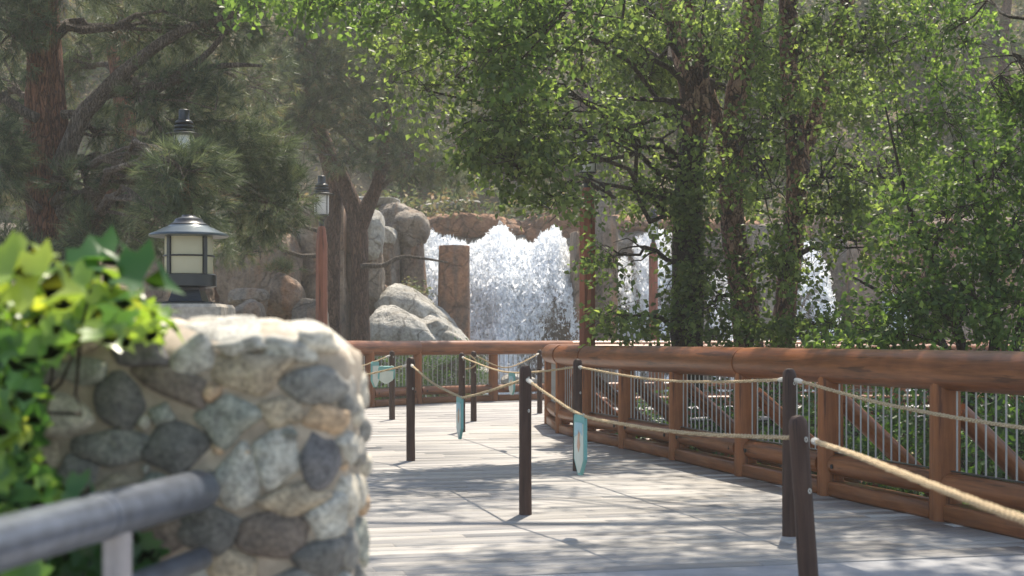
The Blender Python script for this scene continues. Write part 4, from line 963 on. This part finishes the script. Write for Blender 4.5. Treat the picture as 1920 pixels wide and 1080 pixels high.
def tree(name, label, cat, group, trunks, blobs, kind, bark, leafmat, seed, per=9, gap=.35, gs=1.2, limbr=.045, L=.078, W=.056, sides=14, twig=.32, limbbark=None, extra=None, jit=.16, zmin=-9):
    """trunks: list of polylines of (x,y,z,r); blobs: (centre, radii, number of sprays)"""
    r = np.random.default_rng(seed); base = trunks[0][0]
    root = empty(name, (base[0], base[1], base[2]), label, cat, group)
    mb = MB(); allp = []; barks = bark if isinstance(bark, list) else None; bark = barks[0] if barks else bark
    for ti, tr in enumerate(trunks):
        if barks and ti: mb = MB()
        P = np.array(tr, float); s = np.concatenate([[0], np.cumsum(np.linalg.norm(np.diff(P[:, :3], axis=0), axis=1))]); n = max(4, int(s[-1] / .16))
        q = np.linspace(0, s[-1], n); C = np.stack([np.interp(q, s, P[:, k]) for k in range(4)], 1)
        for it in range(3): C[1:-1] = C[1:-1] * .5 + (C[:-2] + C[2:]) * .25
        mb.tube(C[:, :3], C[:, 3], sides, jit=jit, seed=seed); allp.append(C)
        if barks: o = mb.build('trunk' if ti == 0 else 'upper_stem', M[barks[ti]], root, sharp=80); keep_under(o, root)
    if not barks: o = mb.build('trunk', M[bark], root, sharp=80); keep_under(o, root)
    AP = np.concatenate(allp); AP = AP[AP[:, 2] > zmin]; lm = MB(); VS = []; FS = []; AS = []; ns = 0; TA = []; TB = []
    for bi_, (c, rad, n) in enumerate(blobs):
        c = np.array(c, float); dd = np.linalg.norm((AP[:, :3] - c) * (1, 1, 1), axis=1) + np.maximum(0, AP[:, 2] - c[2] + .2 * np.linalg.norm(rad)) * 2; k = int(dd.argmin()); a = AP[k, :3]
        if np.linalg.norm(c - a) > 12: a = c + (0, 0, 2.5)
        cv = curve(a, c, r, .08, 8, .10); r0 = min(limbr, AP[k, 3] * .8); lm.tube(cv, np.linspace(r0, r0 * .3, 8), 7, jit=.1, seed=bi_)
        subs = [cv[3:]]
        for q in range(5):
            tip = c + r.normal(size=3) * np.array(rad) * .55; s2 = curve(cv[int(r.integers(3, 7))], tip, r, .05, 5, .12); lm.tube(s2, np.linspace(r0 * .4, r0 * .12, 5), 5); subs.append(s2[1:])
        SP = np.concatenate(subs)
        C = in_blob(c, rad, n, r, gap, seed, gs)
        # nearest limb point -> outward direction of the spray
        near_i = np.linalg.norm(C[:, None, :] - SP[None], axis=2).argmin(1); A = SP[near_i]; D = C - A; D = D + r.normal(0, .3, D.shape) * np.linalg.norm(D, axis=1)[:, None]; D /= np.linalg.norm(D, axis=1)[:, None] + 1e-9
        if kind == 'pine': D[:, 2] += .25; 
        D /= np.linalg.norm(D, axis=1)[:, None]
        pick = r.random(n) < (.5 if kind == 'leaf' else .3); TA.append(A[pick]); TB.append(C[pick] + D[pick] * twig * .8)
        if kind == 'leaf': V, Fc, at_ = leaf_sprays(C, D, r, per, twig, L, W)
        else: V, Fc, at_ = needle_tufts(C, D, r, per, L, W)
        VS.append(V); FS.append(Fc + ns); AS.append(at_); ns += len(V)
    if extra:
        for pl_ in extra:
            P = np.array(pl_, float); s = np.concatenate([[0], np.cumsum(np.linalg.norm(np.diff(P[:, :3], axis=0), axis=1))]); n = max(4, int(s[-1] / .12)); q = np.linspace(0, s[-1], n)
            C = np.stack([np.interp(q, s, P[:, k]) for k in range(4)], 1); C[1:-1, :3] += r.normal(0, .012, (n - 2, 3))
            for it in range(2): C[1:-1] = C[1:-1] * .5 + (C[:-2] + C[2:]) * .25
            lm.tube(C[:, :3], C[:, 3], 9, jit=.14, seed=seed)
    V, Fq = twigs_mesh(np.concatenate(TA), np.concatenate(TB), .0045, r)
    lm.add(V, Fq.tolist())
    o = lm.build('branches', M[limbbark or bark], root); keep_under(o, root)
    o = npmesh('crown', np.concatenate(VS), np.concatenate(FS), M[leafmat], root, attr=np.concatenate(AS)); keep_under(o, root)
    return root
def T(d, *pts):   # trunk polyline from pixels: (px,py,r[,d])
    return [(*at(p[0], p[1], p[3] if len(p) > 3 else d), p[2]) for p in pts]
def Bl(px, py, rx, ry, d, n, rd=None):
    c = at(px, py, d); k = d / F; return (c, (rx * k, rd or max(rx, ry) * k * .8, ry * k), n)

# ------------------------------------------------------------------ pines
GP = 'pines around the waterfall'
tree('pine_tree', 'big thick-trunked reddish pine behind the ivy with drooping grey green boughs', 'pine tree', GP,
     [T(16, (95, 830, .27), (98, 560, .24), (96, 430, .25), (90, 330, .25), (86, 230, .25), (84, 120, .2), (78, 0, .19), (70, -200, .16), (80, -700, .08))],
     [Bl(10, 60, 60, 90, 15.5, 150), Bl(60, 30, 60, 40, 15.3, 60), Bl(-10, 300, 60, 80, 15.3, 150), Bl(190, 250, 60, 50, 16.6, 90), Bl(330, 180, 120, 60, 16, 240), Bl(320, 330, 130, 60, 15.8, 330),
      Bl(430, 290, 130, 80, 16.5, 480), Bl(500, 380, 90, 70, 16.5, 260), Bl(240, 60, 130, 60, 17.0, 220), Bl(400, 40, 120, 70, 16.2, 280), Bl(170, 440, 100, 40, 15.2, 170), Bl(50, 480, 120, 50, 15.5, 200), Bl(130, 340, 50, 30, 15.4, 45), Bl(150, -80, 240, 80, 15.5, 420), Bl(380, -100, 200, 90, 16.5, 300), Bl(0, 180, 60, 90, 16.8, 160), Bl(330, 440, 120, 50, 17, 200), Bl(120, -420, 300, 160, 16, 380), Bl(350, 325, 80, 55, 13.7, 150), Bl(352, 290, 45, 16, 13.8, 22), Bl(330, 400, 90, 40, 13.8, 90)],
     'pine', 'bark_red', 'pine', 21, per=30, L=.17, W=.0032, limbbark='bark_pine_grey', limbr=.06, twig=.2,
     extra=[T(15.8, (110, 320, .11), (150, 215, .1), (215, 155, .085), (262, 108, .07), (330, 60, .055), (430, 28, .035), (520, 0, .02)),
            T(15.9, (240, 150, .06), (262, 190, .05), (300, 165, .045), (380, 128, .035), (440, 120, .03), (492, 124, .015)), T(15.9, (255, 180, .05), (330, 140, .04), (395, 105, .035), (425, 55, .025)),
            T(15.8, (258, 180, .03), (290, 230, .025), (308, 252, .018)), T(15.6, (0, 178, .05), (30, 205, .055), (70, 222, .06)), T(15.6, (5, 300, .04), (35, 355, .045), (75, 395, .05)),
            T(15.7, (110, 400, .1), (160, 385, .09), (215, 320, .08), (225, 280, .07)), T(15.7, (150, 290, .04), (165, 370, .035), (180, 420, .03), (130, 442, .025))])
tree('pine_tree', 'slimmer red barked pine standing just beyond the big pine', 'pine tree', GP,
     [T(20, (150, 760, .2), (165, 420, .18), (205, 335, .17), (240, 262, .15), (230, 160, .15), (214, 40, .15), (200, -200, .13), (220, -600, .06))],
     [Bl(240, 90, 140, 70, 21, 240), Bl(120, 130, 110, 80, 21, 200), Bl(340, 260, 120, 90, 21.5, 240), Bl(200, 400, 150, 60, 21, 240), Bl(60, 380, 110, 80, 21, 200), Bl(450, 150, 110, 90, 21.5, 240), Bl(250, -120, 240, 120, 21, 320), Bl(420, 430, 90, 50, 22, 120)],
     'pine', 'bark_red', 'pine_grey', 22, per=26, L=.17, W=.004, limbbark='bark_pine_grey', limbr=.05)
tree('forked_pine', 'grey barked pine forking into limbs above two close stems beside the pale boulders', 'pine tree', GP,
     [T(29, (627, 700, .17), (624, 560, .15), (624, 440, .15), (628, 360, .17), (620, 310, .19), (606, 262, .18), (580, 190, .13), (566, 60, .1), (560, -200, .06)),
      T(28.8, (678, 720, .21), (675, 560, .18), (674, 450, .18), (670, 405, .19), (654, 366, .17), (634, 318, .16), (618, 290, .12)),
      T(28.8, (672, 430, .18), (690, 385, .16), (712, 340, .13), (722, 250, .1), (738, 120, .07), (745, -100, .04))],
     [Bl(600, 130, 70, 90, 28, 420), Bl(560, 60, 110, 60, 28.5, 300), Bl(560, 230, 70, 50, 28, 220), Bl(700, 230, 80, 70, 28.5, 260), Bl(740, 130, 90, 70, 28.5, 280), Bl(780, 290, 70, 50, 28, 200), Bl(700, 60, 110, 50, 29, 240), Bl(480, 160, 70, 80, 28.5, 200), Bl(650, 300, 60, 30, 27.8, 70), Bl(850, 330, 60, 30, 28, 110), Bl(620, -60, 200, 70, 28.5, 300), Bl(500, 420, 50, 50, 28.6, 110), Bl(430, 470, 50, 30, 28.6, 70)],
     'pine', 'bark_pine', 'pine_grey', 23, per=24, L=.2, W=.0055, limbr=.06, gap=.3, limbbark='bark_pine_grey',
     extra=[T(28.5, (676, 500, .06), (700, 497, .055), (722, 502, .05), (730, 488, .045), (750, 480, .035), (775, 482, .03), (840, 492, .018)), T(28.5, (560, 170, .035), (620, 230, .04), (690, 300, .03), (760, 350, .02))])
GPH = 'pines on the hillside above the falls'
hill_pines = [(300, 50, 'hillside pine rising beyond the buried lamp top'), (470, 52, 'hillside pine with brownish grey needles beyond the lantern'), (690, 53, 'hillside pine straight above the forked pine'), (860, 54, 'hillside pine above the brown stone pillar'),
              (1030, 52, 'hillside pine with drooping pale boughs above the waterfall'), (1200, 54, 'hillside pine behind the first birch'), (1420, 50, 'hillside pine between the birch trunks'), (1640, 49, 'dark hillside pine showing past the last birch'), (1730, 45.5, 'hillside pine seen through the gap between the shrub tree and the birches'), (1900, 46, 'hillside pine at the far edge above the bright shrub tree'), (1830, 50, 'hillside pine beyond the bright shrub tree'), (100, 47, 'hillside pine beyond the big thick-trunked pine')]
for q, (px, d, lab) in enumerate(hill_pines + [(760, 44.5, 'short bushy young pine low on the slope beyond the forked pine'), (930, 45.5, 'short bushy young pine on the slope above the rust ledge'), (1110, 44.5, 'short bushy young pine on the slope beyond the tall lamp post'), (560, 46, 'short bushy young pine on the slope above the tall tan rock column'), (1290, 45, 'short bushy young pine on the slope behind the ivy clad birch')]):
    r_ = np.random.default_rng(300 + q); x = (px - CX) / F * d; zb = float(ground_z(np.array([x]), np.array([float(d)]))[0]) - .3
    bl = []
    for k in range(9 if q < 12 else 5):
        c = np.array([x + r_.normal(0, 1.3), d + r_.normal(0, .9), zb + (1.8 if q < 12 else .9) + k * (1.05 if q < 12 else .85) + r_.normal(0, .3)]); rr = r_.uniform(.8, 1.5); bl.append((c, (rr * 1.15, rr * 1.15, rr * .6), 120))
    tree('pine_tree', lab, 'pine tree', GPH, [[(x, d, zb, .24), (x + r_.normal(0, .3), d, zb + 4, .18), (x + r_.normal(0, .5), d, zb + (11 if q < 12 else 5), .06)]], bl, 'pine', 'bark_pine', 'pine_grey' if q not in (7,) else 'pine', 310 + q, per=22, L=.3, W=.011, gap=.3, sides=8, limbr=.08, limbbark='bark_pine_grey')
for nm, c, n in (('grass_tuft', at(528, 508, 27), 60),):
    r_ = np.random.default_rng(9); Dn = np.tile([0, 0, 1.0], (n, 1)) + r_.normal(0, .5, (n, 3)); Dn /= np.linalg.norm(Dn, axis=1)[:, None]
    V, Fc, a_ = needle_tufts(c + r_.normal(0, .07, (n, 3)) * (1.6, 1, .5), Dn, r_, 14, .22, .005); tag(npmesh(nm, V, Fc, M['scrub'], attr=a_), 'yellowish grass tuft on top of the upright boulder', 'grass tuft')

# ------------------------------------------------------------------ birches
GBI = 'birches behind the near railing'
tree('birch_tree', 'ivy clad dark trunk, first birch past the tall lamp post', 'birch tree', GBI,
     [T(17, (1288, 760, .2), (1288, 600, .19), (1290, 470, .19), (1292, 330, .17), (1298, 260, .145)), T(17, (1298, 270, .135), (1298, 200, .13), (1290, 150, .12), (1268, 60, .11), (1240, -40, .1), (1200, -400, .05)),
      T(17, (1292, 330, .12), (1322, 220, .1), (1318, 120, .08), (1290, 0, .07), (1290, -300, .04))],
     [Bl(1180, 120, 120, 90, 18.5, 260), Bl(1040, 60, 140, 80, 15, 130), Bl(1150, 250, 110, 60, 16, 75), Bl(1020, 240, 120, 70, 14.5, 95), Bl(930, 190, 120, 90, 14.2, 75), Bl(850, 90, 120, 60, 14.4, 60), Bl(1250, 90, 100, 80, 18.6, 200), Bl(1290, 480, 34, 130, 16.75, 170, .25), Bl(1220, 360, 80, 45, 16.5, 90), Bl(960, 300, 100, 40, 14.2, 80), Bl(1040, 370, 90, 25, 14.5, 45), Bl(1150, 480, 40, 20, 16, 30), Bl(1160, 600, 70, 25, 16.2, 60), Bl(1290, 625, 90, 20, 16.6, 50), Bl(1200, 20, 100, 50, 15.5, 90), Bl(800, 170, 90, 70, 14.3, 55), Bl(760, 80, 90, 50, 14.2, 50), Bl(900, 260, 80, 50, 14.2, 60), Bl(1000, 310, 90, 50, 14.4, 60)],
     'leaf', ['bark_dark', 'bark_birch', 'bark_birch'], 'birch', 41, limbr=.035, limbbark='bark_dark')
tree('birch_tree', 'middle birch with flaking pinkish bark leaning up to the right', 'birch tree', GBI,
     [T(17.5, (1412, 760, .2), (1402, 640, .18), (1392, 540, .17), (1372, 420, .15), (1368, 320, .15), (1376, 220, .14), (1394, 120, .14), (1412, 20, .13), (1425, -120, .12), (1450, -500, .06)),
      T(17.4, (1370, 330, .09), (1340, 200, .08), (1310, 120, .06), (1290, 0, .05), (1250, -200, .03))],
     [Bl(1330, 180, 110, 80, 19.2, 260), Bl(1440, 90, 110, 90, 19.4, 260), Bl(1430, 330, 90, 70, 19, 170), Bl(1440, 470, 60, 40, 16.6, 40), Bl(1440, 615, 80, 22, 16.8, 60), Bl(1350, -120, 200, 80, 16.5, 150), Bl(1400, 260, 120, 160, 16.1, 75), Bl(1330, 100, 90, 90, 16.0, 70), Bl(1350, 560, 60, 60, 16.4, 60), Bl(1440, 230, 40, 50, 16.8, 50), Bl(1345, 330, 40, 50, 16.8, 40)],
     'leaf', 'bark_birch', 'birch', 42, limbr=.04, limbbark='bark_dark')
tree('birch_tree', 'birch with two stems rising beside the middle one, bark pale near the top', 'birch tree', GBI,
     [T(18, (1468, 760, .18), (1466, 640, .15), (1478, 520, .14), (1492, 400, .15), (1498, 300, .14), (1482, 180, .12), (1478, 60, .12), (1476, -120, .1), (1480, -450, .05)),
      T(18, (1496, 330, .1), (1530, 220, .09), (1560, 110, .1), (1590, 0, .1), (1620, -160, .08), (1660, -400, .04))],
     [Bl(1560, 150, 110, 80, 19.6, 260), Bl(1570, 330, 90, 80, 17, 150), Bl(1620, 450, 90, 50, 17, 70), Bl(1660, 80, 110, 80, 17, 170), Bl(1570, 610, 110, 22, 16.5, 80), Bl(1560, -120, 220, 90, 17, 150), Bl(1500, 220, 100, 160, 16.3, 75), Bl(1480, 480, 60, 90, 16.4, 70), Bl(1690, 330, 90, 80, 19, 170), Bl(1540, 40, 60, 40, 17, 50)],
     'leaf', 'bark_birch', 'birch', 43, limbr=.04, limbbark='bark_dark',
     extra=[T(17.5, (1495, 390, .05), (1560, 395, .045), (1620, 405, .04), (1690, 430, .035), (1780, 450, .03), (1900, 495, .02)), T(17.8, (1480, 295, .04), (1440, 298, .035), (1390, 293, .03))])
tree('shrub_tree', 'many-stemmed bright green small tree filling the view past the birches', 'tree', None,
     [T(14, (1830, 800, .06), (1800, 620, .05), (1740, 480, .04), (1700, 380, .02), (1660, 200, .008)), T(14, (1850, 800, .06), (1870, 600, .05), (1850, 400, .03), (1825, 300, .012)), T(14, (1860, 800, .06), (1930, 560, .05), (1960, 300, .04), (1940, 0, .02), (1900, -250, .008)), T(14.5, (1835, 800, .05), (1750, 600, .04), (1600, 520, .012))],
     [Bl(1780, 420, 120, 80, 13.6, 170), Bl(1880, 300, 110, 90, 13.4, 170), Bl(1830, 560, 130, 70, 13, 190), Bl(1700, 560, 100, 60, 13.6, 130), Bl(1900, 100, 110, 100, 13.5, 170), Bl(1760, 220, 110, 90, 15.4, 150), Bl(1920, 470, 80, 90, 13, 120), Bl(1650, 630, 120, 25, 13.4, 90), Bl(1850, -100, 200, 90, 14, 220), Bl(1780, 60, 100, 80, 16, 120)],
     'leaf', 'bark_dark', 'birch2', 44, limbr=.025, L=.07, W=.05)
# boughs at the view's top; unseen ones overhead added to shade the deck
tree('overhanging_tree', 'bright leafy tree whose boughs hang over the deck across the top of the picture', 'tree', None,
     [[(7.2, 13.0, -1.0, .2), (7.0, 13.0, 2.5, .18), (6.4, 12.8, 4.9, .16), (5.2, 12.7, 5.6, .14), (3.4, 12.6, 5.9, .12), (1.8, 12.6, 6.6, .09), (0, 12.8, 6.9, .06), (-2.0, 13, 7.0, .03)], [(6.9, 13.0, 3.4, .12), (6.6, 13.4, 6, .1), (6.2, 13.6, 9, .05)]],
     [((2.6, 12.4, 6.0), (1.3, 1.4, .7), 420), ((1.2, 11.0, 6.3), (1.3, 1.3, .6), 260), ((.2, 13.4, 6.2), (1.4, 1.2, .6), 110), ((-1.4, 12.2, 6.5), (1.3, 1.3, .6), 160), ((4.2, 11.4, 6.3), (1.4, 1.5, .9), 520), ((3.2, 14.6, 6.8), (1.5, 1.5, .8), 120),
      ((5.0, 13.2, 8.0), (1.6, 1.6, 1.0), 420), ((3.6, 9.6, 6.4), (1.3, 1.3, .6), 700), ((2.4, 10.2, 6.6), (1.2, 1.2, .5), 520), ((5.2, 9.6, 6.6), (1.3, 1.3, .6), 300), ((4.4, 16.0, 7.2), (1.5, 1.5, .8), 200), ((2.0, 9.0, 5.8), (1.2, 1.1, .5), 800), ((3.2, 8.6, 5.6), (1.2, 1.1, .5), 850), ((4.3, 8.8, 5.9), (1.1, 1.1, .5), 600), ((1.1, 9.6, 6.0), (1.0, .9, .4), 300), ((-2.6, 13.6, 6.6), (1.2, 1.2, .5), 120),
      Bl(900, 30, 130, 50, 13.6, 110), Bl(760, 10, 110, 35, 13.6, 80), Bl(620, 5, 90, 25, 13.6, 60), Bl(960, 130, 90, 50, 13.8, 60), Bl(1060, 10, 120, 40, 14, 80), Bl(490, 5, 70, 20, 13.4, 30)],
     'leaf', 'bark_birch', 'birch2', 45, limbr=.03, limbbark='bark_dark', L=.085, W=.06, gap=.35, zmin=5.2)
# ------------------------------------------------------------------ shrubs behind and under the railings
GSH = 'leafy shrubs around the deck'
def shrub(label, c, rad, n, seed, mat='shrub', L=.07, W=.045, per=9, cat='shrub'):
    c = np.array(c, float); z0 = c[2] - rad[2]
    return tree('shrub', label, cat, GSH, [[(c[0], c[1], z0 - .2, .03), (c[0] + .05, c[1], c[2], .015)], [(c[0] + .1, c[1] + .1, z0 - .2, .025), (c[0] - .2, c[1], c[2] + .1, .012)]], [(c, rad, n)], 'leaf', 'bark_dark', mat, seed, per=per, gap=.15, gs=2, limbr=.015, L=L, W=W, sides=6)
shrub('bright green leafy shrub behind the near railing where it leaves the picture', (4.2, 10.3, .1), (.9, .9, .95), 420, 61, 'shrub')
shrub('bright green shrub behind the near railing bay with the rising rope', (3.9, 11.9, .15), (.8, .8, .9), 380, 62, 'shrub')
shrub('green shrub under the birches behind the straight bollard', (3.1, 14.0, -.1), (.8, .8, .75), 280, 63, 'shrub')
shrub('shaded shrub at the foot of the ivy clad birch', (2.35, 16.2, -.1), (.6, .7, .8), 220, 64, 'shrub')
shrub('low shrub reaching under the near railing kick beam', (3.6, 9.6, -.55), (.6, .8, .45), 200, 65, 'shrub')
shrub('dense green bush behind the far railing under the pale boulders', at(820, 700, 29.5), (1.1, .6, .6), 700, 66, 'shrub', .05, .03)
shrub('small green bush behind the far railing by the wall end', at(715, 715, 28.8), (.6, .5, .5), 300, 67, 'shrub', .05, .03)
shrub('tall shade shrub behind the railing below the bright small tree', (5.3, 13.0, .3), (1.0, 1.0, 1.3), 420, 68, 'shrub')
shrub('olive branchy bush on the rock left of the stone pillar', at(775, 570, 33.0), (.5, .4, .5), 90, 69, 'scrub', .1, .05)
shrub('leafy shrub between the near railing and the side path, under the middle birch', (3.3, 16.6, -.1), (.8, .8, .9), 300, 70, 'shrub')
shrub('leafy shrub under the two-stemmed birch', (4.3, 17.4, -.1), (.9, .8, .95), 320, 71, 'shrub')
shrub('leafy shrub beyond the small tree beside the side path railing', (5.9, 16.4, 0), (1.0, .9, 1.0), 320, 72, 'shrub')
shrub('small shaded shrub at the tall lamp post side of the birches', (1.75, 18.3, -.3), (.5, .6, .7), 160, 73, 'shrub')
cave = MB(); pc = at(645, 600, 33.2); cave.box((pc[0], 33.9, pc[2] - .5), (.55, 1.4, 2.2), 0, .05); tag(cave.build('cave_shade_box', M['dark'], smooth=False), 'black box painted as the shade of a gap in the rocks between the stems of the forked pine', 'cave shade')  # solid black box, painting the dark inside the rock gap
# hillside brush, nobody could count it
r_ = np.random.default_rng(77); n = 13000; x = r_.uniform(-22, 24, n); y = 39.5 + r_.random(n) ** .8 * 32; z = ground_z(x, y); Cc = np.stack([x, y, z + r_.gamma(2, .28, n)], 1)
keep = vnoise(Cc * .45, 31) > -.35; Cc = Cc[keep]
xe = r_.uniform(-6, 14, 520); Ce = np.stack([xe, r_.uniform(37.9, 40.5, 520), 4.35 + r_.gamma(2, .16, 520)], 1); Ce = Ce[vnoise(Ce * 1.1, 8) > .0]; Cc = np.concatenate([Cc, Ce]); Dn = r_.normal(size=Cc.shape); Dn[:, 2] = np.abs(Dn[:, 2]) + .3; Dn /= np.linalg.norm(Dn, axis=1)[:, None]
V, Fc, a_ = leaf_sprays(Cc, Dn, r_, 12, .8, .2, .09, .4); pass; tag(npmesh('undergrowth', V, Fc, M['scrub'], attr=a_), 'dry olive and tan brush covering the hillside', kind='stuff')
n = 1500; x = r_.uniform(-14, -3.3, n); y = r_.uniform(12, 30, n); z = ground_z(x, y); Cc = np.stack([x, y, z + r_.gamma(2, .12, n)], 1); Dn = r_.normal(size=Cc.shape); Dn[:, 2] = np.abs(Dn[:, 2]) + .3; Dn /= np.linalg.norm(Dn, axis=1)[:, None]
V, Fc, a_ = leaf_sprays(Cc, Dn, r_, 9, .4, .1, .05, .4); tag(npmesh('ground_cover', V, Fc, M['shrub'], attr=a_), 'low leafy ground cover under the pines', kind='stuff')
n = 2600; x = r_.uniform(1.5, 12, n); y = r_.uniform(9, 21.5, n); z = ground_z(x, y); Cc = np.stack([x, y, z + r_.gamma(2, .12, n)], 1)
xr = np.interp(y, [p[1] for p in NR], [p[0] for p in NR]) + .6; Cc = Cc[x > xr]; Dn = r_.normal(size=Cc.shape); Dn[:, 2] = np.abs(Dn[:, 2]) + .3; Dn /= np.linalg.norm(Dn, axis=1)[:, None]
V, Fc, a_ = leaf_sprays(Cc, Dn, r_, 9, .35, .08, .045, .4); tag(npmesh('ground_cover', V, Fc, M['shrub'], attr=a_), 'low leafy ground cover under the birches', kind='stuff')

# ------------------------------------------------------------------ ivy in the foreground
ivy = empty('climbing_vine', (-.95, 2.5, 0), 'bright glossy broad-leaved vine climbing over the left end of the stone wall', 'vine')
r_ = np.random.default_rng(15)
LOBES = [(0, 0), (.20, -.10), (.46, -.02), (.40, .18), (.62, .38), (.38, .48), (.30, .62), (.16, .72), (0, 1.0)]
out_ = [(x, y) for x, y in LOBES] + [(-x, y) for x, y in LOBES[-2:0:-1]]
def vine_leaves(items):
    VV = []; FF = []; AA = []; n0 = 0; m = len(out_)
    for (p, dr, nr, s, a) in items:
        dr = dr / np.linalg.norm(dr); nr = nr - dr * (nr @ dr); nr /= np.linalg.norm(nr); b = np.cross(dr, nr)
        fold = r_.uniform(.1, .6); curl = r_.uniform(.1, .9)
        pts = [(x * s * 1.05, y * s) for x, y in out_] + [(0, .35 * s), (0, .7 * s)]
        for x, y in pts:
            h = abs(x) * fold - (y / s) ** 2 * s * curl * .5 + .03 * s * math.sin(x * 60 / s * .1)
            VV.append(p + dr * y + b * x + nr * h)
        c1 = n0 + m; c2 = n0 + m + 1
        for k in range(m):
            k2 = (k + 1) % m
            y_ = (out_[k][1] + out_[k2][1]) / 2; c = c1 if y_ < .55 else c2
            FF.append((n0 + k, n0 + k2, c)); AA.append(a)
        FF.append((n0 + 6, c1, c2)); AA.append(a); FF.append((n0 + m - 6, c2, c1)); AA.append(a)
        n0 += m + 2
    return np.array(VV), np.array(FF), np.array(AA)
items = []
def vl(px, py, d, s, dirv, nrm=None, a=None):
    items.append((at(px, py, d), np.array(dirv, float), np.array(nrm if nrm is not None else (r_.normal(0, .4), -.5 + r_.normal(0, .4), .8), float), s, r_.random() if a is None else a))
# large leaves on top
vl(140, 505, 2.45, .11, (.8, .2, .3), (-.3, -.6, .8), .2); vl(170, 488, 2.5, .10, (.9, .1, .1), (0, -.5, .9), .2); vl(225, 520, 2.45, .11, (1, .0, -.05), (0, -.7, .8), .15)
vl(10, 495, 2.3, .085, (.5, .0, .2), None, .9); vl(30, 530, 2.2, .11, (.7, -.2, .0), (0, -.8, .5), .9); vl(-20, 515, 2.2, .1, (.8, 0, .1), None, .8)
for k in range(150):
    px = r_.uniform(-60, 290); top = np.interp(px, [-60, 0, 80, 150, 230, 290], [475, 480, 490, 505, 530, 570]); py = r_.uniform(top + 18, 628)
    vl(px, py, r_.uniform(2.3, 2.85), r_.uniform(.03, .075), (r_.normal(.3, .7), r_.normal(0, .5), r_.normal(-.1, .6)), None, np.clip(r_.normal(.75, .2), 0, 1))  # high leaf tone painted in for sun through the upper leaves
for k in range(300):
    py = r_.uniform(600, 1100); w_ = np.interp(py, [600, 700, 850, 920, 960, 1100], [140, 75, 55, 135, 60, 60]); px = r_.uniform(-130, w_)
    vl(px, py, r_.uniform(2.3, 2.62), r_.uniform(.035, .075), (r_.normal(.15, .5), r_.normal(-.1, .4), r_.normal(-.6, .5)), (r_.normal(.1, .4), -.9, .5), np.clip(r_.normal(.4, .25), 0, 1))  # lower leaf tone painted in for the shade down this column
for k in range(60):
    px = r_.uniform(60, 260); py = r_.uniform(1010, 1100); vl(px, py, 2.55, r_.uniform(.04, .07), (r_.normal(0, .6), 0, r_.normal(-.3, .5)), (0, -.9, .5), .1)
V, Fc, a_ = vine_leaves(items); o = npmesh('leaves', V, Fc, M['ivy'], ivy, smooth=True, attr=a_); keep_under(o, ivy)
mb = MB()
for k in range(14):
    a0 = at(r_.uniform(-140, 60), 1150, 2.6); b0 = at(r_.uniform(-80, 250), r_.uniform(500, 640), r_.uniform(2.45, 2.7)); mb.tube(curve(a0, b0, r_, .0, 9, .12), np.linspace(.007, .002, 9), 6)
o = mb.build('stems', M['bark_dark'], ivy); keep_under(o, ivy)

# ------------------------------------------------------------------ haze
hb = MB(); hb.box((0, 41, 24), (124, 116, 64))
hm = bpy.data.materials.new('thin_haze'); hm.use_nodes = True; t = hm.node_tree; t.nodes.clear()
ho = t.nodes.new('ShaderNodeOutputMaterial'); hv = t.nodes.new('ShaderNodeVolumePrincipled')
hv.inputs['Color'].default_value = (.93, .93, .9, 1); hv.inputs['Density'].default_value = HAZE; hv.inputs['Anisotropy'].default_value = .3
t.links.new(hv.outputs[0], ho.inputs['Volume'])
hz = hb.build('haze', hm, smooth=False); tag(hz, 'thin pale haze hanging between the trees', kind='stuff')
